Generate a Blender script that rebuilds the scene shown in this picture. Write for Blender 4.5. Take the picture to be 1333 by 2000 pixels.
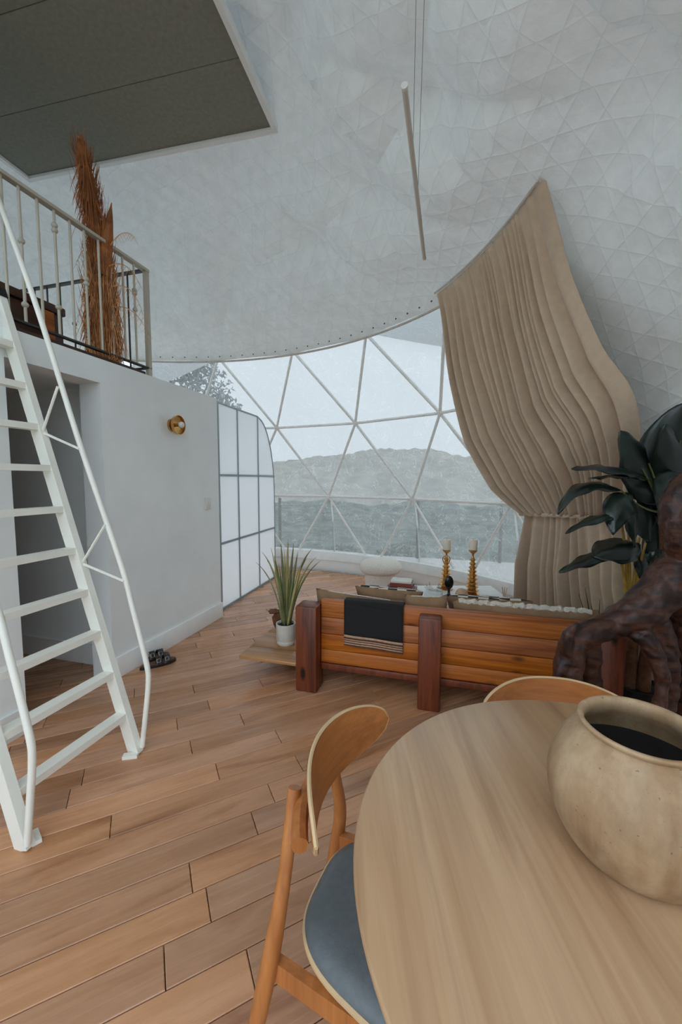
import bpy, bmesh, math, random
from mathutils import Vector, Matrix
random.seed(7)
for o in list(bpy.data.objects): bpy.data.objects.remove(o)
scene = bpy.context.scene
COL = scene.collection
PI = math.pi

# ------------------------------------------------------------------ camera
CAM = Vector((0, 0, 1.35)); F = 775.8; PITCH = 0.08274; ROLL = 0.0033
_cp, _sp, _cr, _sr = math.cos(PITCH), math.sin(PITCH), math.cos(ROLL), math.sin(ROLL)
FW = Vector((0, _cp, -_sp)); _rt = Vector((1, 0, 0)); _up = Vector((0, _sp, _cp))
RT = _cr*_rt + _sr*_up; UP = -_sr*_rt + _cr*_up
cd = bpy.data.cameras.new('camera'); co = bpy.data.objects.new('camera', cd); COL.objects.link(co)
cd.sensor_fit = 'VERTICAL'; cd.sensor_height = 36; cd.lens = F/2000*36; cd.clip_start = .02; cd.clip_end = 500
co.matrix_world = Matrix(((RT.x, UP.x, -FW.x, CAM.x), (RT.y, UP.y, -FW.y, CAM.y), (RT.z, UP.z, -FW.z, CAM.z), (0, 0, 0, 1)))
scene.camera = co

# ------------------------------------------------------------------ sky and exposure
wd_ = bpy.data.worlds.new('overcast_sky'); scene.world = wd_; wd_.use_nodes = True
_bg = wd_.node_tree.nodes['Background']
_bg.inputs[0].default_value = (.76, .87, .99, 1); _bg.inputs[1].default_value = 1.0
scene.view_settings.view_transform = 'Standard'; scene.view_settings.look = 'None'
scene.view_settings.gamma = 1; scene.view_settings.use_curve_mapping = False
scene.view_settings.exposure = 1.4
scene.cycles.max_bounces = 10; scene.cycles.diffuse_bounces = 6; scene.cycles.transparent_max_bounces = 24
scene.cycles.transmission_bounces = 6; scene.cycles.sample_clamp_indirect = 6

# ------------------------------------------------------------------ helpers
def ray(px, py):
    return (FW*F + RT*(px-666.5) + UP*(1000-py))
def at(px, py, Y):                       # the point in the room seen at a pixel, at distance Y into the room
    d = ray(px, py); return CAM + d*(Y/d.y)
def onz(px, py, z):                      # the same on a level surface
    d = ray(px, py); return CAM + d*((z-CAM.z)/d.z)
def s2l(v): return v/12.92 if v <= .04045 else ((v+.055)/1.055)**2.4
def C(r, g, b): return (s2l(r/255), s2l(g/255), s2l(b/255), 1)

class NT:
    def __init__(s, name):
        s.m = bpy.data.materials.new(name); s.m.use_nodes = True; s.t = s.m.node_tree
        s.b = s.t.nodes['Principled BSDF']; s.out = s.t.nodes['Material Output']
    def n(s, kind, **kw):
        x = s.t.nodes.new(kind)
        for k, v in kw.items():
            if k.startswith('i_'):
                key = k[2:]; key = int(key) if key.isdigit() else key.replace('_', ' ')
                sock = x.inputs[key]
                if isinstance(v, bpy.types.NodeSocket): s.t.links.new(v, sock)
                else: sock.default_value = v
            else: setattr(x, k, v)
        return x
    def l(s, a, b): s.t.links.new(a, b)
    def math(s, op, a, b=None, c=None):
        x = s.t.nodes.new('ShaderNodeMath'); x.operation = op
        for i, v in enumerate((a, b, c)):
            if v is None: continue
            if isinstance(v, bpy.types.NodeSocket): s.t.links.new(v, x.inputs[i])
            else: x.inputs[i].default_value = v
        return x.outputs[0]
    def ramp(s, fac, stops):
        x = s.t.nodes.new('ShaderNodeValToRGB'); s.l(fac, x.inputs[0])
        e = x.color_ramp.elements
        while len(e) < len(stops): e.new(.5)
        for i, (p, c) in enumerate(stops): e[i].position = p; e[i].color = c
        return x.outputs[0]
    def noise(s, vec, scale, detail=4, rough=.55, dist=0):
        x = s.n('ShaderNodeTexNoise'); x.inputs['Scale'].default_value = scale; x.inputs['Detail'].default_value = detail
        x.inputs['Roughness'].default_value = rough; x.inputs['Distortion'].default_value = dist
        if vec is not None: s.l(vec, x.inputs['Vector'])
        return x.outputs['Fac']
    def mapped(s, scale=(1, 1, 1), rot=(0, 0, 0), coord='Object', rnd=0):
        tc = s.n('ShaderNodeTexCoord').outputs[coord]
        if rnd:
            oi = s.n('ShaderNodeObjectInfo').outputs['Random']
            k = s.math('MULTIPLY', oi, rnd); cv = s.n('ShaderNodeCombineXYZ'); 
            for i in range(3): s.l(k, cv.inputs[i])
            ad = s.n('ShaderNodeVectorMath', operation='ADD'); s.l(tc, ad.inputs[0]); s.l(cv.outputs[0], ad.inputs[1]); tc = ad.outputs[0]
        mp = s.n('ShaderNodeMapping'); s.l(tc, mp.inputs[0]); mp.inputs['Scale'].default_value = scale; mp.inputs['Rotation'].default_value = rot
        return mp.outputs[0]
    def bump(s, h, strength=.3, dist=.01):
        x = s.n('ShaderNodeBump'); x.inputs['Strength'].default_value = strength; x.inputs['Distance'].default_value = dist
        s.l(h, x.inputs['Height']); s.l(x.outputs[0], s.b.inputs['Normal']); return x.outputs[0]
    def mix(s, fac, a, b, mode='MIX'):
        x = s.n('ShaderNodeMix', data_type='RGBA', blend_type=mode)
        for i, v in ((0, fac), (6, a), (7, b)):
            if isinstance(v, bpy.types.NodeSocket): s.l(v, x.inputs[i])
            else: x.inputs[i].default_value = v
        return x.outputs[2]
    def set(s, **kw):
        for k, v in kw.items():
            sock = s.b.inputs[k.replace('_', ' ')]
            if isinstance(v, bpy.types.NodeSocket): s.l(v, sock)
            else: sock.default_value = v
        return s.m

def plain(name, col, rough=.5, metal=0, var=.12, scale=8, bump=0, bdist=.004, bscale=60, **kw):
    t = NT(name); v = t.mapped()
    n = t.noise(v, scale)
    dark = tuple(c*(1-var) for c in col[:3])+(1,); lite = tuple(min(1, c*(1+var)) for c in col[:3])+(1,)
    t.set(Base_Color=t.ramp(n, [(.3, dark), (.7, lite)]), Roughness=rough, Metallic=metal, **kw)
    if bump: t.bump(t.noise(v, bscale, 3), bump, bdist)
    return t.m

def wood(name, cols, axis=0, grain=14, rough=.45, rnd=0, knots=None, bump=.15, stretch=.06, rv=.0, spec=.5, fine=.35):
    t = NT(name)
    sc = [grain]*3; sc[axis] = grain*stretch
    v = t.mapped(tuple(sc), rnd=rnd)
    n1 = t.noise(v, 1, 6, .62, .6)
    sc2 = [grain*5]*3; sc2[axis] = grain*.12
    n2 = t.noise(t.mapped(tuple(sc2), rnd=rnd), 1, 3, .6)
    k = len(cols)
    col = t.ramp(n1, [(.28+.44*i/(k-1), c) for i, c in enumerate(cols)])
    col = t.mix(fine, col, t.ramp(n2, [(.35, (.35, .3, .27, 1)), (.6, (1, 1, 1, 1))]), 'MULTIPLY')
    if knots:
        sck = [4]*3; sck[axis] = 1.6
        vo = t.n('ShaderNodeTexVoronoi'); t.l(t.mapped(tuple(sck), rnd=rnd), vo.inputs['Vector']); vo.inputs['Scale'].default_value = 2.2
        col = t.mix(t.ramp(vo.outputs['Distance'], [(.09, (1, 1, 1, 1)), (.2, (0, 0, 0, 1))]), col, knots)
    if rv:
        oi = t.n('ShaderNodeObjectInfo').outputs['Random']
        hs = t.n('ShaderNodeHueSaturation'); t.l(col, hs.inputs['Color'])
        t.l(t.math('ADD', t.math('MULTIPLY', oi, 2*rv), 1-rv), hs.inputs['Value'])
        oi2 = t.math('FRACT', t.math('MULTIPLY', oi, 17.3)); t.l(t.math('ADD', t.math('MULTIPLY', oi2, .12), .94), hs.inputs['Saturation'])
        col = hs.outputs[0]
    t.set(Base_Color=col, Roughness=t.math('ADD', t.math('MULTIPLY', n2, .18), rough-.09))
    t.b.inputs['Specular IOR Level'].default_value = spec
    t.bump(n2, bump, .002)
    return t.m

M = {}
# -- materials
def liner_mat(name='quilted_liner', trans=.10):
    t = NT(name)
    uv = t.n('ShaderNodeUVMap', uv_map='quilt').outputs[0]
    sep = t.n('ShaderNodeSeparateXYZ'); t.l(uv, sep.inputs[0]); u, w = sep.outputs[0], sep.outputs[1]
    wob = t.noise(uv, 1.2, 2); wob = t.math('MULTIPLY', t.math('SUBTRACT', wob, .5), .10)
    ds = []
    for a in (0, 62, 118):
        ca, sa = math.cos(math.radians(a)), math.sin(math.radians(a))
        q = t.math('ADD', t.math('MULTIPLY', u, ca), t.math('MULTIPLY', w, sa))
        q = t.math('FRACT', t.math('DIVIDE', t.math('ADD', q, wob), .140))
        ds.append(t.math('SUBTRACT', .5, t.math('ABSOLUTE', t.math('SUBTRACT', q, .5))))
    d = t.math('MINIMUM', t.math('MULTIPLY', ds[0], 1.0), t.math('MINIMUM', ds[1], ds[2]))
    mr = t.n('ShaderNodeMapRange'); t.l(t.math('POWER', t.math('DIVIDE', d, .34), .55), mr.inputs[0])
    wr = t.noise(uv, 9, 4, .6); wr2 = t.noise(uv, 45, 3, .6)
    h = t.math('ADD', mr.outputs[0], t.math('ADD', t.math('MULTIPLY', wr, .55), t.math('MULTIPLY', wr2, .18)))
    col = t.ramp(wr, [(.3, C(214, 213, 207)), (.7, C(228, 227, 222))])
    bm = t.bump(h, .5, .016)
    t.set(Base_Color=col, Roughness=.85)
    tr = t.n('ShaderNodeBsdfTranslucent'); tr.inputs[0].default_value = (.9, .93, .93, 1); t.l(bm, tr.inputs['Normal'])
    mx = t.n('ShaderNodeMixShader'); mx.inputs[0].default_value = trans
    t.l(t.b.outputs[0], mx.inputs[1]); t.l(tr.outputs[0], mx.inputs[2]); t.l(mx.outputs[0], t.out.inputs[0])
    return t.m
M['liner'] = liner_mat()
def membrane_mat():
    t = NT('white_membrane'); t.set(Base_Color=C(232, 234, 232), Roughness=.6)
    tr = t.n('ShaderNodeBsdfTranslucent'); tr.inputs[0].default_value = (.92, .95, .95, 1)
    mx = t.n('ShaderNodeMixShader'); mx.inputs[0].default_value = .66
    t.l(t.b.outputs[0], mx.inputs[1]); t.l(tr.outputs[0], mx.inputs[2]); t.l(mx.outputs[0], t.out.inputs[0]); return t.m
M['membrane'] = membrane_mat()
def pvc_mat(name='aged_clear_pvc', tint=(.55, .547, .53, 1), base=.05, k=1.0):
    t = NT(name); v = t.mapped(coord='Object')
    wv = t.n('ShaderNodeTexNoise'); t.l(v, wv.inputs['Vector']); wv.inputs['Scale'].default_value = 3; wv.inputs['Distortion'].default_value = 2.5; wv.inputs['Detail'].default_value = 3
    line = t.math('ABSOLUTE', t.math('SUBTRACT', wv.outputs['Fac'], .5))
    scr = t.ramp(line, [(0, (1, 1, 1, 1)), (.012, (0, 0, 0, 1))])
    big = t.noise(v, 2.2, 5, .65)
    fac = t.math('ADD', t.math('MULTIPLY', big, .10), t.math('MULTIPLY', scr, .10))
    fac = t.math('ADD', t.math('MULTIPLY', fac, k), base)
    tp = t.n('ShaderNodeBsdfTransparent'); tp.inputs[0].default_value = tint
    tr = t.n('ShaderNodeBsdfTranslucent'); tr.inputs[0].default_value = (.95, .96, .97, 1)
    gl = t.n('ShaderNodeBsdfGlossy'); gl.inputs['Roughness'].default_value = .15; gl.inputs[0].default_value = (.9, .9, .9, 1)
    m1 = t.n('ShaderNodeMixShader'); t.l(fac, m1.inputs[0]); t.l(tp.outputs[0], m1.inputs[1]); t.l(tr.outputs[0], m1.inputs[2])
    m2 = t.n('ShaderNodeMixShader'); m2.inputs[0].default_value = .02; t.l(m1.outputs[0], m2.inputs[1]); t.l(gl.outputs[0], m2.inputs[2])
    t.l(m2.outputs[0], t.out.inputs[0]); return t.m
M['pvc'] = pvc_mat(); M['pvc_fill'] = pvc_mat('fill_clear_pvc', (.97, .98, .98, 1), .02, .15)  # second, clearer sheet is for the bays added for fill light
def frost_mat():
    t = NT('frosted_glass')
    tp = t.n('ShaderNodeBsdfTransparent'); tp.inputs[0].default_value = (.93, .96, .97, 1)
    tr = t.n('ShaderNodeBsdfTranslucent'); tr.inputs[0].default_value = (.98, .99, 1, 1)
    df = t.n('ShaderNodeBsdfDiffuse'); df.inputs[0].default_value = (.85, .88, .9, 1)
    m1 = t.n('ShaderNodeMixShader'); m1.inputs[0].default_value = .80; t.l(tp.outputs[0], m1.inputs[1]); t.l(tr.outputs[0], m1.inputs[2])
    m2 = t.n('ShaderNodeMixShader'); m2.inputs[0].default_value = .02; t.l(m1.outputs[0], m2.inputs[1]); t.l(df.outputs[0], m2.inputs[2])
    t.l(m2.outputs[0], t.out.inputs[0]); return t.m
M['frost'] = frost_mat()
M['plaster'] = plain('white_plaster', C(236, 240, 239), .8, var=.04, scale=3, bump=.12, bscale=25)
M['baseboard'] = plain('painted_baseboard', C(238, 239, 236), .45, var=.03)
M['strut'] = plain('galvanised_white_strut', C(232, 232, 228), .5, 0, var=.05)
M['alu'] = plain('grey_aluminium', C(150, 158, 160), .4, .5, var=.06)
M['sill'] = plain('pale_sill', C(226, 227, 224), .5, var=.06)
M['ladder'] = plain('cream_painted_steel', C(236, 235, 224), .4, var=.04, scale=5)
M['rail'] = plain('greige_painted_iron', C(184, 178, 160), .45, var=.06)
M['dark_iron'] = plain('dark_iron', C(62, 60, 55), .5, .3)
M['hem'] = plain('liner_hem', C(198, 190, 178), .8, var=.1, scale=30)
M['shade_fabric'] = plain('charcoal_panel', C(134, 133, 122), .9, var=.1, scale=40, bump=.15, bscale=300, bdist=.001)
M['curtain'] = plain('taupe_linen', C(200, 178, 152), .85, var=.07, scale=20, bump=.12, bscale=500, bdist=.0008, Sheen_Weight=.25)
M['floor'] = wood('stained_floor_plank', [C(146, 96, 66), C(184, 134, 98), C(198, 148, 112), C(170, 120, 86)], 0, 7, .27, 60, bump=.05, stretch=.16, rv=.2, fine=.16)
M['subfloor'] = plain('dark_gap', C(50, 32, 22), .8)
M['pine'] = wood('amber_pine', [C(118, 58, 24), C(172, 96, 42), C(196, 118, 56), C(156, 82, 36)], 0, 18, .38, 40, knots=C(40, 20, 12), stretch=.05, rv=.05, fine=.5)
M['deckwood'] = wood('pale_oiled_pine', [C(130, 84, 46), C(176, 124, 76), C(198, 150, 98)], 0, 12, .35, 40, stretch=.05, rv=.06)
M['post'] = wood('red_brown_beam', [C(46, 20, 12), C(104, 48, 26), C(126, 62, 34), C(60, 26, 16)], 2, 14, .4, 30, knots=C(24, 10, 8), stretch=.1)
M['tabletop'] = wood('pale_table_veneer', [C(146, 110, 78), C(180, 142, 106), C(192, 156, 120), C(164, 126, 92)], 1, 9, .36, 0, stretch=.07, bump=.05, fine=.22)
M['table_edge'] = wood('table_base_wood', [C(126, 76, 40), C(160, 102, 58)], 2, 14, .4)
M['chair'] = wood('warm_beech', [C(150, 88, 42), C(178, 110, 56), C(190, 122, 66)], 2, 12, .38, 10, stretch=.08, bump=.06)
M['chair_ply'] = wood('beech_plywood', [C(158, 94, 46), C(184, 116, 60), C(194, 126, 70)], 1, 12, .36, 10, stretch=.08, bump=.05)
M['ply_edge'] = plain('pale_ply_edge', C(200, 168, 126), .5)
M['leather'] = plain('charcoal_leather', C(92, 98, 100), .42, var=.12, scale=60, bump=.3, bscale=260, bdist=.0015)
def jar_mat():
    t = NT('aged_clay'); v = t.mapped()
    n = t.noise(v, 9, 6, .65, .4); sp = t.noise(v, 160, 2, .6); st = t.noise(t.mapped((22, 22, 3)), 1, 4, .6)
    col = t.ramp(n, [(.25, C(122, 90, 62)), (.5, C(158, 124, 88)), (.72, C(186, 154, 118))])
    col = t.mix(.25, col, t.ramp(st, [(.35, C(130, 100, 70)), (.65, C(220, 200, 168))]))
    col = t.mix(t.ramp(sp, [(.68, (0, 0, 0, 1)), (.75, (.6, .6, .6, 1))]), col, C(70, 48, 32))
    t.set(Base_Color=col, Roughness=.62); t.bump(t.math('ADD', n, t.math('MULTIPLY', sp, .15)), .3, .006); return t.m
M['jar'] = jar_mat()
M['jar_dark'] = plain('dark_jar_inside', C(38, 32, 28), .9, var=.3, scale=20)
M['drift'] = wood('weathered_root', [C(12, 7, 6), C(48, 24, 16), C(86, 50, 36), C(24, 13, 10)], 0, 18, .48, 0, stretch=.35, bump=.8)
def leaf_mat(name, dark, lite, vein=.3, rough=.28):
    t = NT(name); v = t.mapped(); n = t.noise(v, 5, 4)
    t.set(Base_Color=t.ramp(n, [(.3, dark), (.7, lite)]), Roughness=rough)
    t.b.inputs['Specular IOR Level'].default_value = .6; t.bump(t.noise(v, 50, 2), .15, .002); return t.m
M['leaf'] = leaf_mat('dark_glossy_leaf', C(12, 20, 16), C(30, 44, 35))
M['leaf_olive'] = leaf_mat('olive_leaf', C(60, 70, 34), C(98, 104, 52))
M['blade'] = leaf_mat('sword_leaf_green', C(84, 92, 54), C(138, 142, 92), rough=.45)
M['blade_edge'] = leaf_mat('sword_leaf_yellow', C(150, 142, 84), C(186, 176, 116), rough=.5)
M['stem'] = plain('yellow_stem', C(166, 132, 52), .5, var=.25, scale=20)
M['bark'] = plain('fibrous_bark', C(104, 68, 42), .85, var=.4, scale=25, bump=.8, bscale=60, bdist=.01)
M['soil'] = plain('dark_soil', C(30, 24, 20), .95, var=.4, scale=80, bump=.8, bscale=120)
M['black_pot'] = plain('black_pot', C(28, 28, 28), .4)
M['white_pot'] = plain('glazed_white_pot', C(206, 200, 188), .4, var=.06, scale=20)
M['boucle'] = plain('cream_boucle', C(234, 227, 216), .95, var=.12, scale=90, bump=.9, bscale=150, bdist=.006)
M['canvas'] = plain('brown_canvas', C(138, 108, 80), .9, var=.14, scale=14, bump=.25, bscale=300, bdist=.002)
M['sherpa'] = plain('cream_fleece', C(206, 198, 182), .95, var=.15, scale=60, bump=.9, bscale=110, bdist=.008)
M['throw'] = plain('black_wool', C(26, 27, 27), .92, var=.15, scale=70, bump=.3, bscale=300)
M['throw_band'] = plain('tan_woven_band', C(186, 150, 120), .9, var=.15, scale=60)
M['throw_line'] = plain('brown_woven_line', C(84, 56, 46), .9, var=.2, scale=60)
M['brass'] = plain('aged_brass', C(200, 152, 88), .3, .85, var=.2, scale=30)
M['candle'] = plain('ivory_wax', C(226, 216, 196), .5, var=.03, Subsurface_Weight=.2)
M['black'] = plain('black_lacquer', C(16, 18, 20), .25)
M['stone'] = plain('beige_stone', C(198, 168, 138), .7, var=.12, scale=30)
M['palm'] = plain('rust_palm_fibre', C(148, 90, 50), .9, var=.4, scale=18)
M['palm_lite'] = plain('tan_palm_fibre', C(200, 146, 96), .9, var=.35, scale=18)
M['chest'] = wood('dark_chest_wood', [C(30, 18, 12), C(66, 38, 24), C(84, 50, 30)], 0, 12, .45, 0)
M['book_red'] = plain('red_book', C(140, 62, 48), .6); M['book_plum'] = plain('plum_book', C(78, 44, 58), .6)
M['book_mauve'] = plain('mauve_book', C(150, 100, 106), .6); M['paper'] = plain('paper', C(226, 222, 212), .8, var=.05)
M['white_ceramic'] = plain('white_ceramic', C(220, 218, 212), .35, var=.03)
M['sandal'] = plain('dark_leather_sandal', C(44, 38, 36), .35, var=.3, scale=60)
M['cork'] = plain('cork_footbed', C(96, 74, 58), .8, var=.2, scale=60)
M['silver'] = plain('silver_buckle', C(196, 194, 190), .3, .9)
M['lamp_tube'] = plain('pale_lamp_tube', C(206, 202, 192), .5, var=.03)
M['wire'] = plain('grey_wire', C(112, 116, 116), .5)
M['deck'] = plain('bleached_deck', C(206, 204, 200), .8, var=.08, scale=4)
M['hill_pale'] = plain('haze_tinted_hillside', C(176, 174, 164), .95, var=.25, scale=.5, bump=.5, bscale=2, bdist=.3)  # paler than the near slope: distance haze painted into the colour
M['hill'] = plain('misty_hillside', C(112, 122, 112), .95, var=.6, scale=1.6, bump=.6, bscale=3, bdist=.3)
M['shrub'] = plain('shrub_green', C(100, 112, 84), .8, var=.35, scale=3)
M['tree'] = plain('grey_green_foliage', C(120, 132, 128), .8, var=.3, scale=2)
M['trunk'] = plain('grey_trunk', C(92, 84, 76), .9, var=.3, scale=6)
def checker_mat():
    t = NT('black_cream_check'); v = t.mapped((1, 1, 1))
    ch = t.n('ShaderNodeTexChecker'); t.l(v, ch.inputs[0]); ch.inputs['Scale'].default_value = 16
    ch.inputs[1].default_value = C(36, 32, 30); ch.inputs[2].default_value = C(214, 206, 190)
    t.set(Base_Color=ch.outputs[0], Roughness=.9); t.bump(t.noise(v, 250, 2), .3, .002); return t.m
M['check'] = checker_mat()

# ------------------------------------------------------------------ mesh building
WM = {}
class MB:
    def __init__(s): s.v = []; s.f = []
    def add(s, vs, fs):
        o = len(s.v); s.v += [Vector(x) for x in vs]; s.f += [tuple(i+o for i in f) for f in fs]; return s
    def box(s, lo, hi, ch=0):
        x0, y0, z0 = lo; x1, y1, z1 = hi
        if not ch:
            return s.add([(x, y, z) for x in (x0, x1) for y in (y0, y1) for z in (z0, z1)],
                         [(0, 1, 3, 2), (4, 6, 7, 5), (0, 4, 5, 1), (2, 3, 7, 6), (0, 2, 6, 4), (1, 5, 7, 3)])
        bm = bmesh.new(); bmesh.ops.create_cube(bm, size=1)
        for q in bm.verts: q.co = Vector(((x0+x1)/2+q.co.x*(x1-x0), (y0+y1)/2+q.co.y*(y1-y0), (z0+z1)/2+q.co.z*(z1-z0)))
        bmesh.ops.bevel(bm, geom=bm.edges[:], offset=ch, segments=2, profile=.5, affect='EDGES')
        bm.verts.index_update(); s.add([q.co.copy() for q in bm.verts], [[q.index for q in f.verts] for f in bm.faces]); bm.free(); return s
    def tube(s, pts, r, n=8, cap=True, flat=None):
        pts = [Vector(q) for q in pts]; m = len(pts); rs = r if isinstance(r, (list, tuple)) else [r]*m
        rings = []; up = None
        for i, q in enumerate(pts):
            d = (pts[min(i+1, m-1)]-pts[max(i-1, 0)]).normalized()
            if up is None: up = Vector((0, 0, 1)) if abs(d.z) < .9 else Vector((1, 0, 0))
            a = (up - d*up.dot(d))
            if a.length < 1e-4: a = d.orthogonal()
            a.normalize(); up = a; b = d.cross(a)
            rings.append([q + (a*math.cos(2*PI*k/n)+b*math.sin(2*PI*k/n))*rs[i] for k in range(n)])
        o = len(s.v); s.v += [q for R in rings for q in R]
        for i in range(m-1):
            for k in range(n): s.f.append((o+i*n+k, o+i*n+(k+1) % n, o+(i+1)*n+(k+1) % n, o+(i+1)*n+k))
        if cap: s.f.append(tuple(o+k for k in range(n))[::-1]); s.f.append(tuple(o+(m-1)*n+k for k in range(n)))
        return s
    def bar(s, a, b, w, h, up=(0, 0, 1)):         # straight bar of rectangular section
        a, b = Vector(a), Vector(b); d = (b-a).normalized(); u = Vector(up); u = (u-d*u.dot(d)).normalized(); r = d.cross(u)
        return s.add([p+r*x+u*y for p in (a, b) for x, y in ((-w/2, -h/2), (w/2, -h/2), (w/2, h/2), (-w/2, h/2))],
                     [(3, 2, 1, 0), (4, 5, 6, 7), (0, 1, 5, 4), (1, 2, 6, 5), (2, 3, 7, 6), (3, 0, 4, 7)])
    def lathe(s, prof, n=32, c=(0, 0, 0), sx=1, sy=1, cap=True):
        c = Vector(c); o = len(s.v)
        for r, z in prof:
            for k in range(n): s.v.append(c+Vector((r*sx*math.cos(2*PI*k/n), r*sy*math.sin(2*PI*k/n), z)))
        for i in range(len(prof)-1):
            for k in range(n): s.f.append((o+i*n+k, o+i*n+(k+1) % n, o+(i+1)*n+(k+1) % n, o+(i+1)*n+k))
        if cap and prof[0][0] > 1e-5: s.f.append(tuple(o+k for k in range(n))[::-1])
        if cap and prof[-1][0] > 1e-5: s.f.append(tuple(o+(len(prof)-1)*n+k for k in range(n)))
        return s
    def grid(s, fn, nu, nv, close=False):
        o = len(s.v)
        for i in range(nu+1):
            for j in range(nv+1): s.v.append(Vector(fn(i/nu, j/nv)))
        for i in range(nu):
            for j in range(nv): s.f.append((o+i*(nv+1)+j, o+(i+1)*(nv+1)+j, o+(i+1)*(nv+1)+j+1, o+i*(nv+1)+j+1))
        return s
    def blob(s, c, r, n=16, m=10, fn=None):
        c = Vector(c)
        def f(u, w):
            a = 2*PI*u; b = PI*(w-.5); q = Vector((math.cos(a)*math.cos(b), math.sin(a)*math.cos(b), math.sin(b)))
            k = fn(q) if fn else 1
            return c+Vector((q.x*r[0], q.y*r[1], q.z*r[2]))*k
        return s.grid(f, n, m)
    def extrude(s, poly, z0, z1):                 # a level outline with thickness
        n = len(poly)
        return s.add([(x, y, z0) for x, y in poly]+[(x, y, z1) for x, y in poly],
                     [tuple(range(n))[::-1], tuple(range(n, 2*n))]+[(i, (i+1) % n, n+(i+1) % n, n+i) for i in range(n)])
    def xf(s, Mx): s.v = [Mx @ q for q in s.v]; return s
    def build(s, name, mat, parent=None, world=False, smooth=True, angle=38, label=None, solid=0, sub=0):
        me = bpy.data.meshes.new(name)
        vs = s.v
        if world and parent is not None:
            inv = WM[parent.name].inverted(); vs = [inv @ q for q in vs]
        me.from_pydata([tuple(q) for q in vs], [], s.f); me.validate(); 
        bm = bmesh.new(); bm.from_mesh(me); bmesh.ops.remove_doubles(bm, verts=bm.verts, dist=1e-5); bmesh.ops.recalc_face_normals(bm, faces=bm.faces); bm.to_mesh(me); bm.free()
        me.materials.append(M[mat] if isinstance(mat, str) else mat)
        if smooth:
            me.polygons.foreach_set('use_smooth', [True]*len(me.polygons)); me.set_sharp_from_angle(angle=math.radians(angle))
        o = bpy.data.objects.new(name, me); COL.objects.link(o)
        if parent is not None: o.parent = parent
        WM[o.name] = (WM[parent.name] if parent is not None else Matrix.Identity(4))
        if label: o['label'] = label
        if solid:
            md = o.modifiers.new('thickness', 'SOLIDIFY'); md.thickness = solid; md.offset = 0
        if sub:
            md = o.modifiers.new('smooth', 'SUBSURF'); md.levels = sub; md.render_levels = sub
        return o

def tag(o, label, cat, group=None, kind=None):
    o['label'] = label; o['category'] = cat
    if group: o['group'] = group
    if kind: o['kind'] = kind
    return o
def thing(name, label, cat, loc=(0, 0, 0), rz=0, group=None, kind=None):
    o = bpy.data.objects.new(name, None); o.empty_display_size = .1; COL.objects.link(o)
    o.location = loc; o.rotation_euler = (0, 0, rz)
    WM[o.name] = Matrix.Translation(Vector(loc)) @ Matrix.Rotation(rz, 4, 'Z')
    return tag(o, label, cat, group, kind)
def copy_tree(o, parent=None):
    c = o.copy(); COL.objects.link(c)
    if parent is not None: c.parent = parent
    for ch in o.children: copy_tree(ch, c)
    return c
def bez(a, b, c, n=12):
    a, b, c = Vector(a), Vector(b), Vector(c); return [a*(1-t)**2+b*2*t*(1-t)+c*t*t for t in [i/n for i in range(n+1)]]
def crm(pts, n=6):                                # smooth curve through points
    pts = [Vector(q) for q in pts]; out = []
    P = [pts[0]*2-pts[1]]+pts+[pts[-1]*2-pts[-2]]
    for i in range(1, len(P)-2):
        p0, p1, p2, p3 = P[i-1:i+3]
        for k in range(n):
            t = k/n; out.append(.5*((2*p1)+(p2-p0)*t+(2*p0-5*p1+4*p2-p3)*t*t+(3*p1-p0-3*p2+p3)*t**3))
    return out+[pts[-1]]
def lerp(a, b, t): return a+(b-a)*t

# ================================================================== THE DOME
DC = Vector((-1.944, 1.872, -.074)); RF = 4.4
def sp(az, el, r):
    a, e = math.radians(az), math.radians(el)
    return DC + Vector((math.cos(a)*math.cos(e), math.sin(a)*math.cos(e), math.sin(e)))*r
def azel(q):
    w = Vector(q)-DC; return math.degrees(math.atan2(w.y, w.x)), math.degrees(math.asin(w.z/w.length))
def kaz(k): return 17.6*k + (4*(abs(k)-4)/6*(1 if k > 0 else -1) if abs(k) > 4 else 0)
def ringnode(ring, k):                            # rings 0..3 of the frame
    el = (2.0, 15.5, 28.9, 41.9)[ring]
    return (65.4+kaz(k), el) if ring % 2 else (65.4-8.8+kaz(k), el)
WIN_R, WIN_L = 12.5, 152
REAR = (-158, -40)                                 # clear bay added unseen behind the camera to let in fill light

# ---- floor
floor = tag(MB().lathe([(0, -.03), (4.5, -.03), (4.5, -.06), (0, -.06)], 72, (DC.x, DC.y, 0)).build('floor', 'subfloor'), 'brown stained plank floor of the dome room', 'floor', kind='structure')
U = Vector((.89542, .44522, 0)); V = Vector((-.44522, .89542, 0)); PW = .1165; V0 = 1.049
known = {0: [.008], 1: [.141], -1: [.221], 3: [.3475], 4: [.4505], 6: [.2635, -.329+.0], 7: [.593, -.329], 8: [.1715, -.29], 5: [-.159]}
known[6] = [.2635]; known[2] = [1.05]
planks = []
for row in range(-25, 51):
    va, vb = V0+PW*row, V0+PW*(row+1)
    cu, cv = DC.x*U.x+DC.y*U.y, DC.x*V.x+DC.y*V.y
    vm = max(abs(va-cv), abs(vb-cv)); 
    if vm > 4.27: continue
    hw = math.sqrt(4.28**2-vm**2); lo, hi = cu-hw, cu+hw
    js = list(known.get(row, []))
    if not js: js = [cu+random.uniform(-.5, .5)]
    js.sort()
    u = js[-1]
    while u < hi: u += random.choice((.62, .78, .95, 1.1, 1.25)); js.append(u)
    u = js[0]
    while u > lo: u -= random.choice((.62, .78, .95, 1.1, 1.25)); js.insert(0, u)
    js = [lo]+[x for x in js if lo+.06 < x < hi-.06]+[hi]
    for a, b in zip(js, js[1:]): planks.append((a, b, va, vb))
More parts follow.
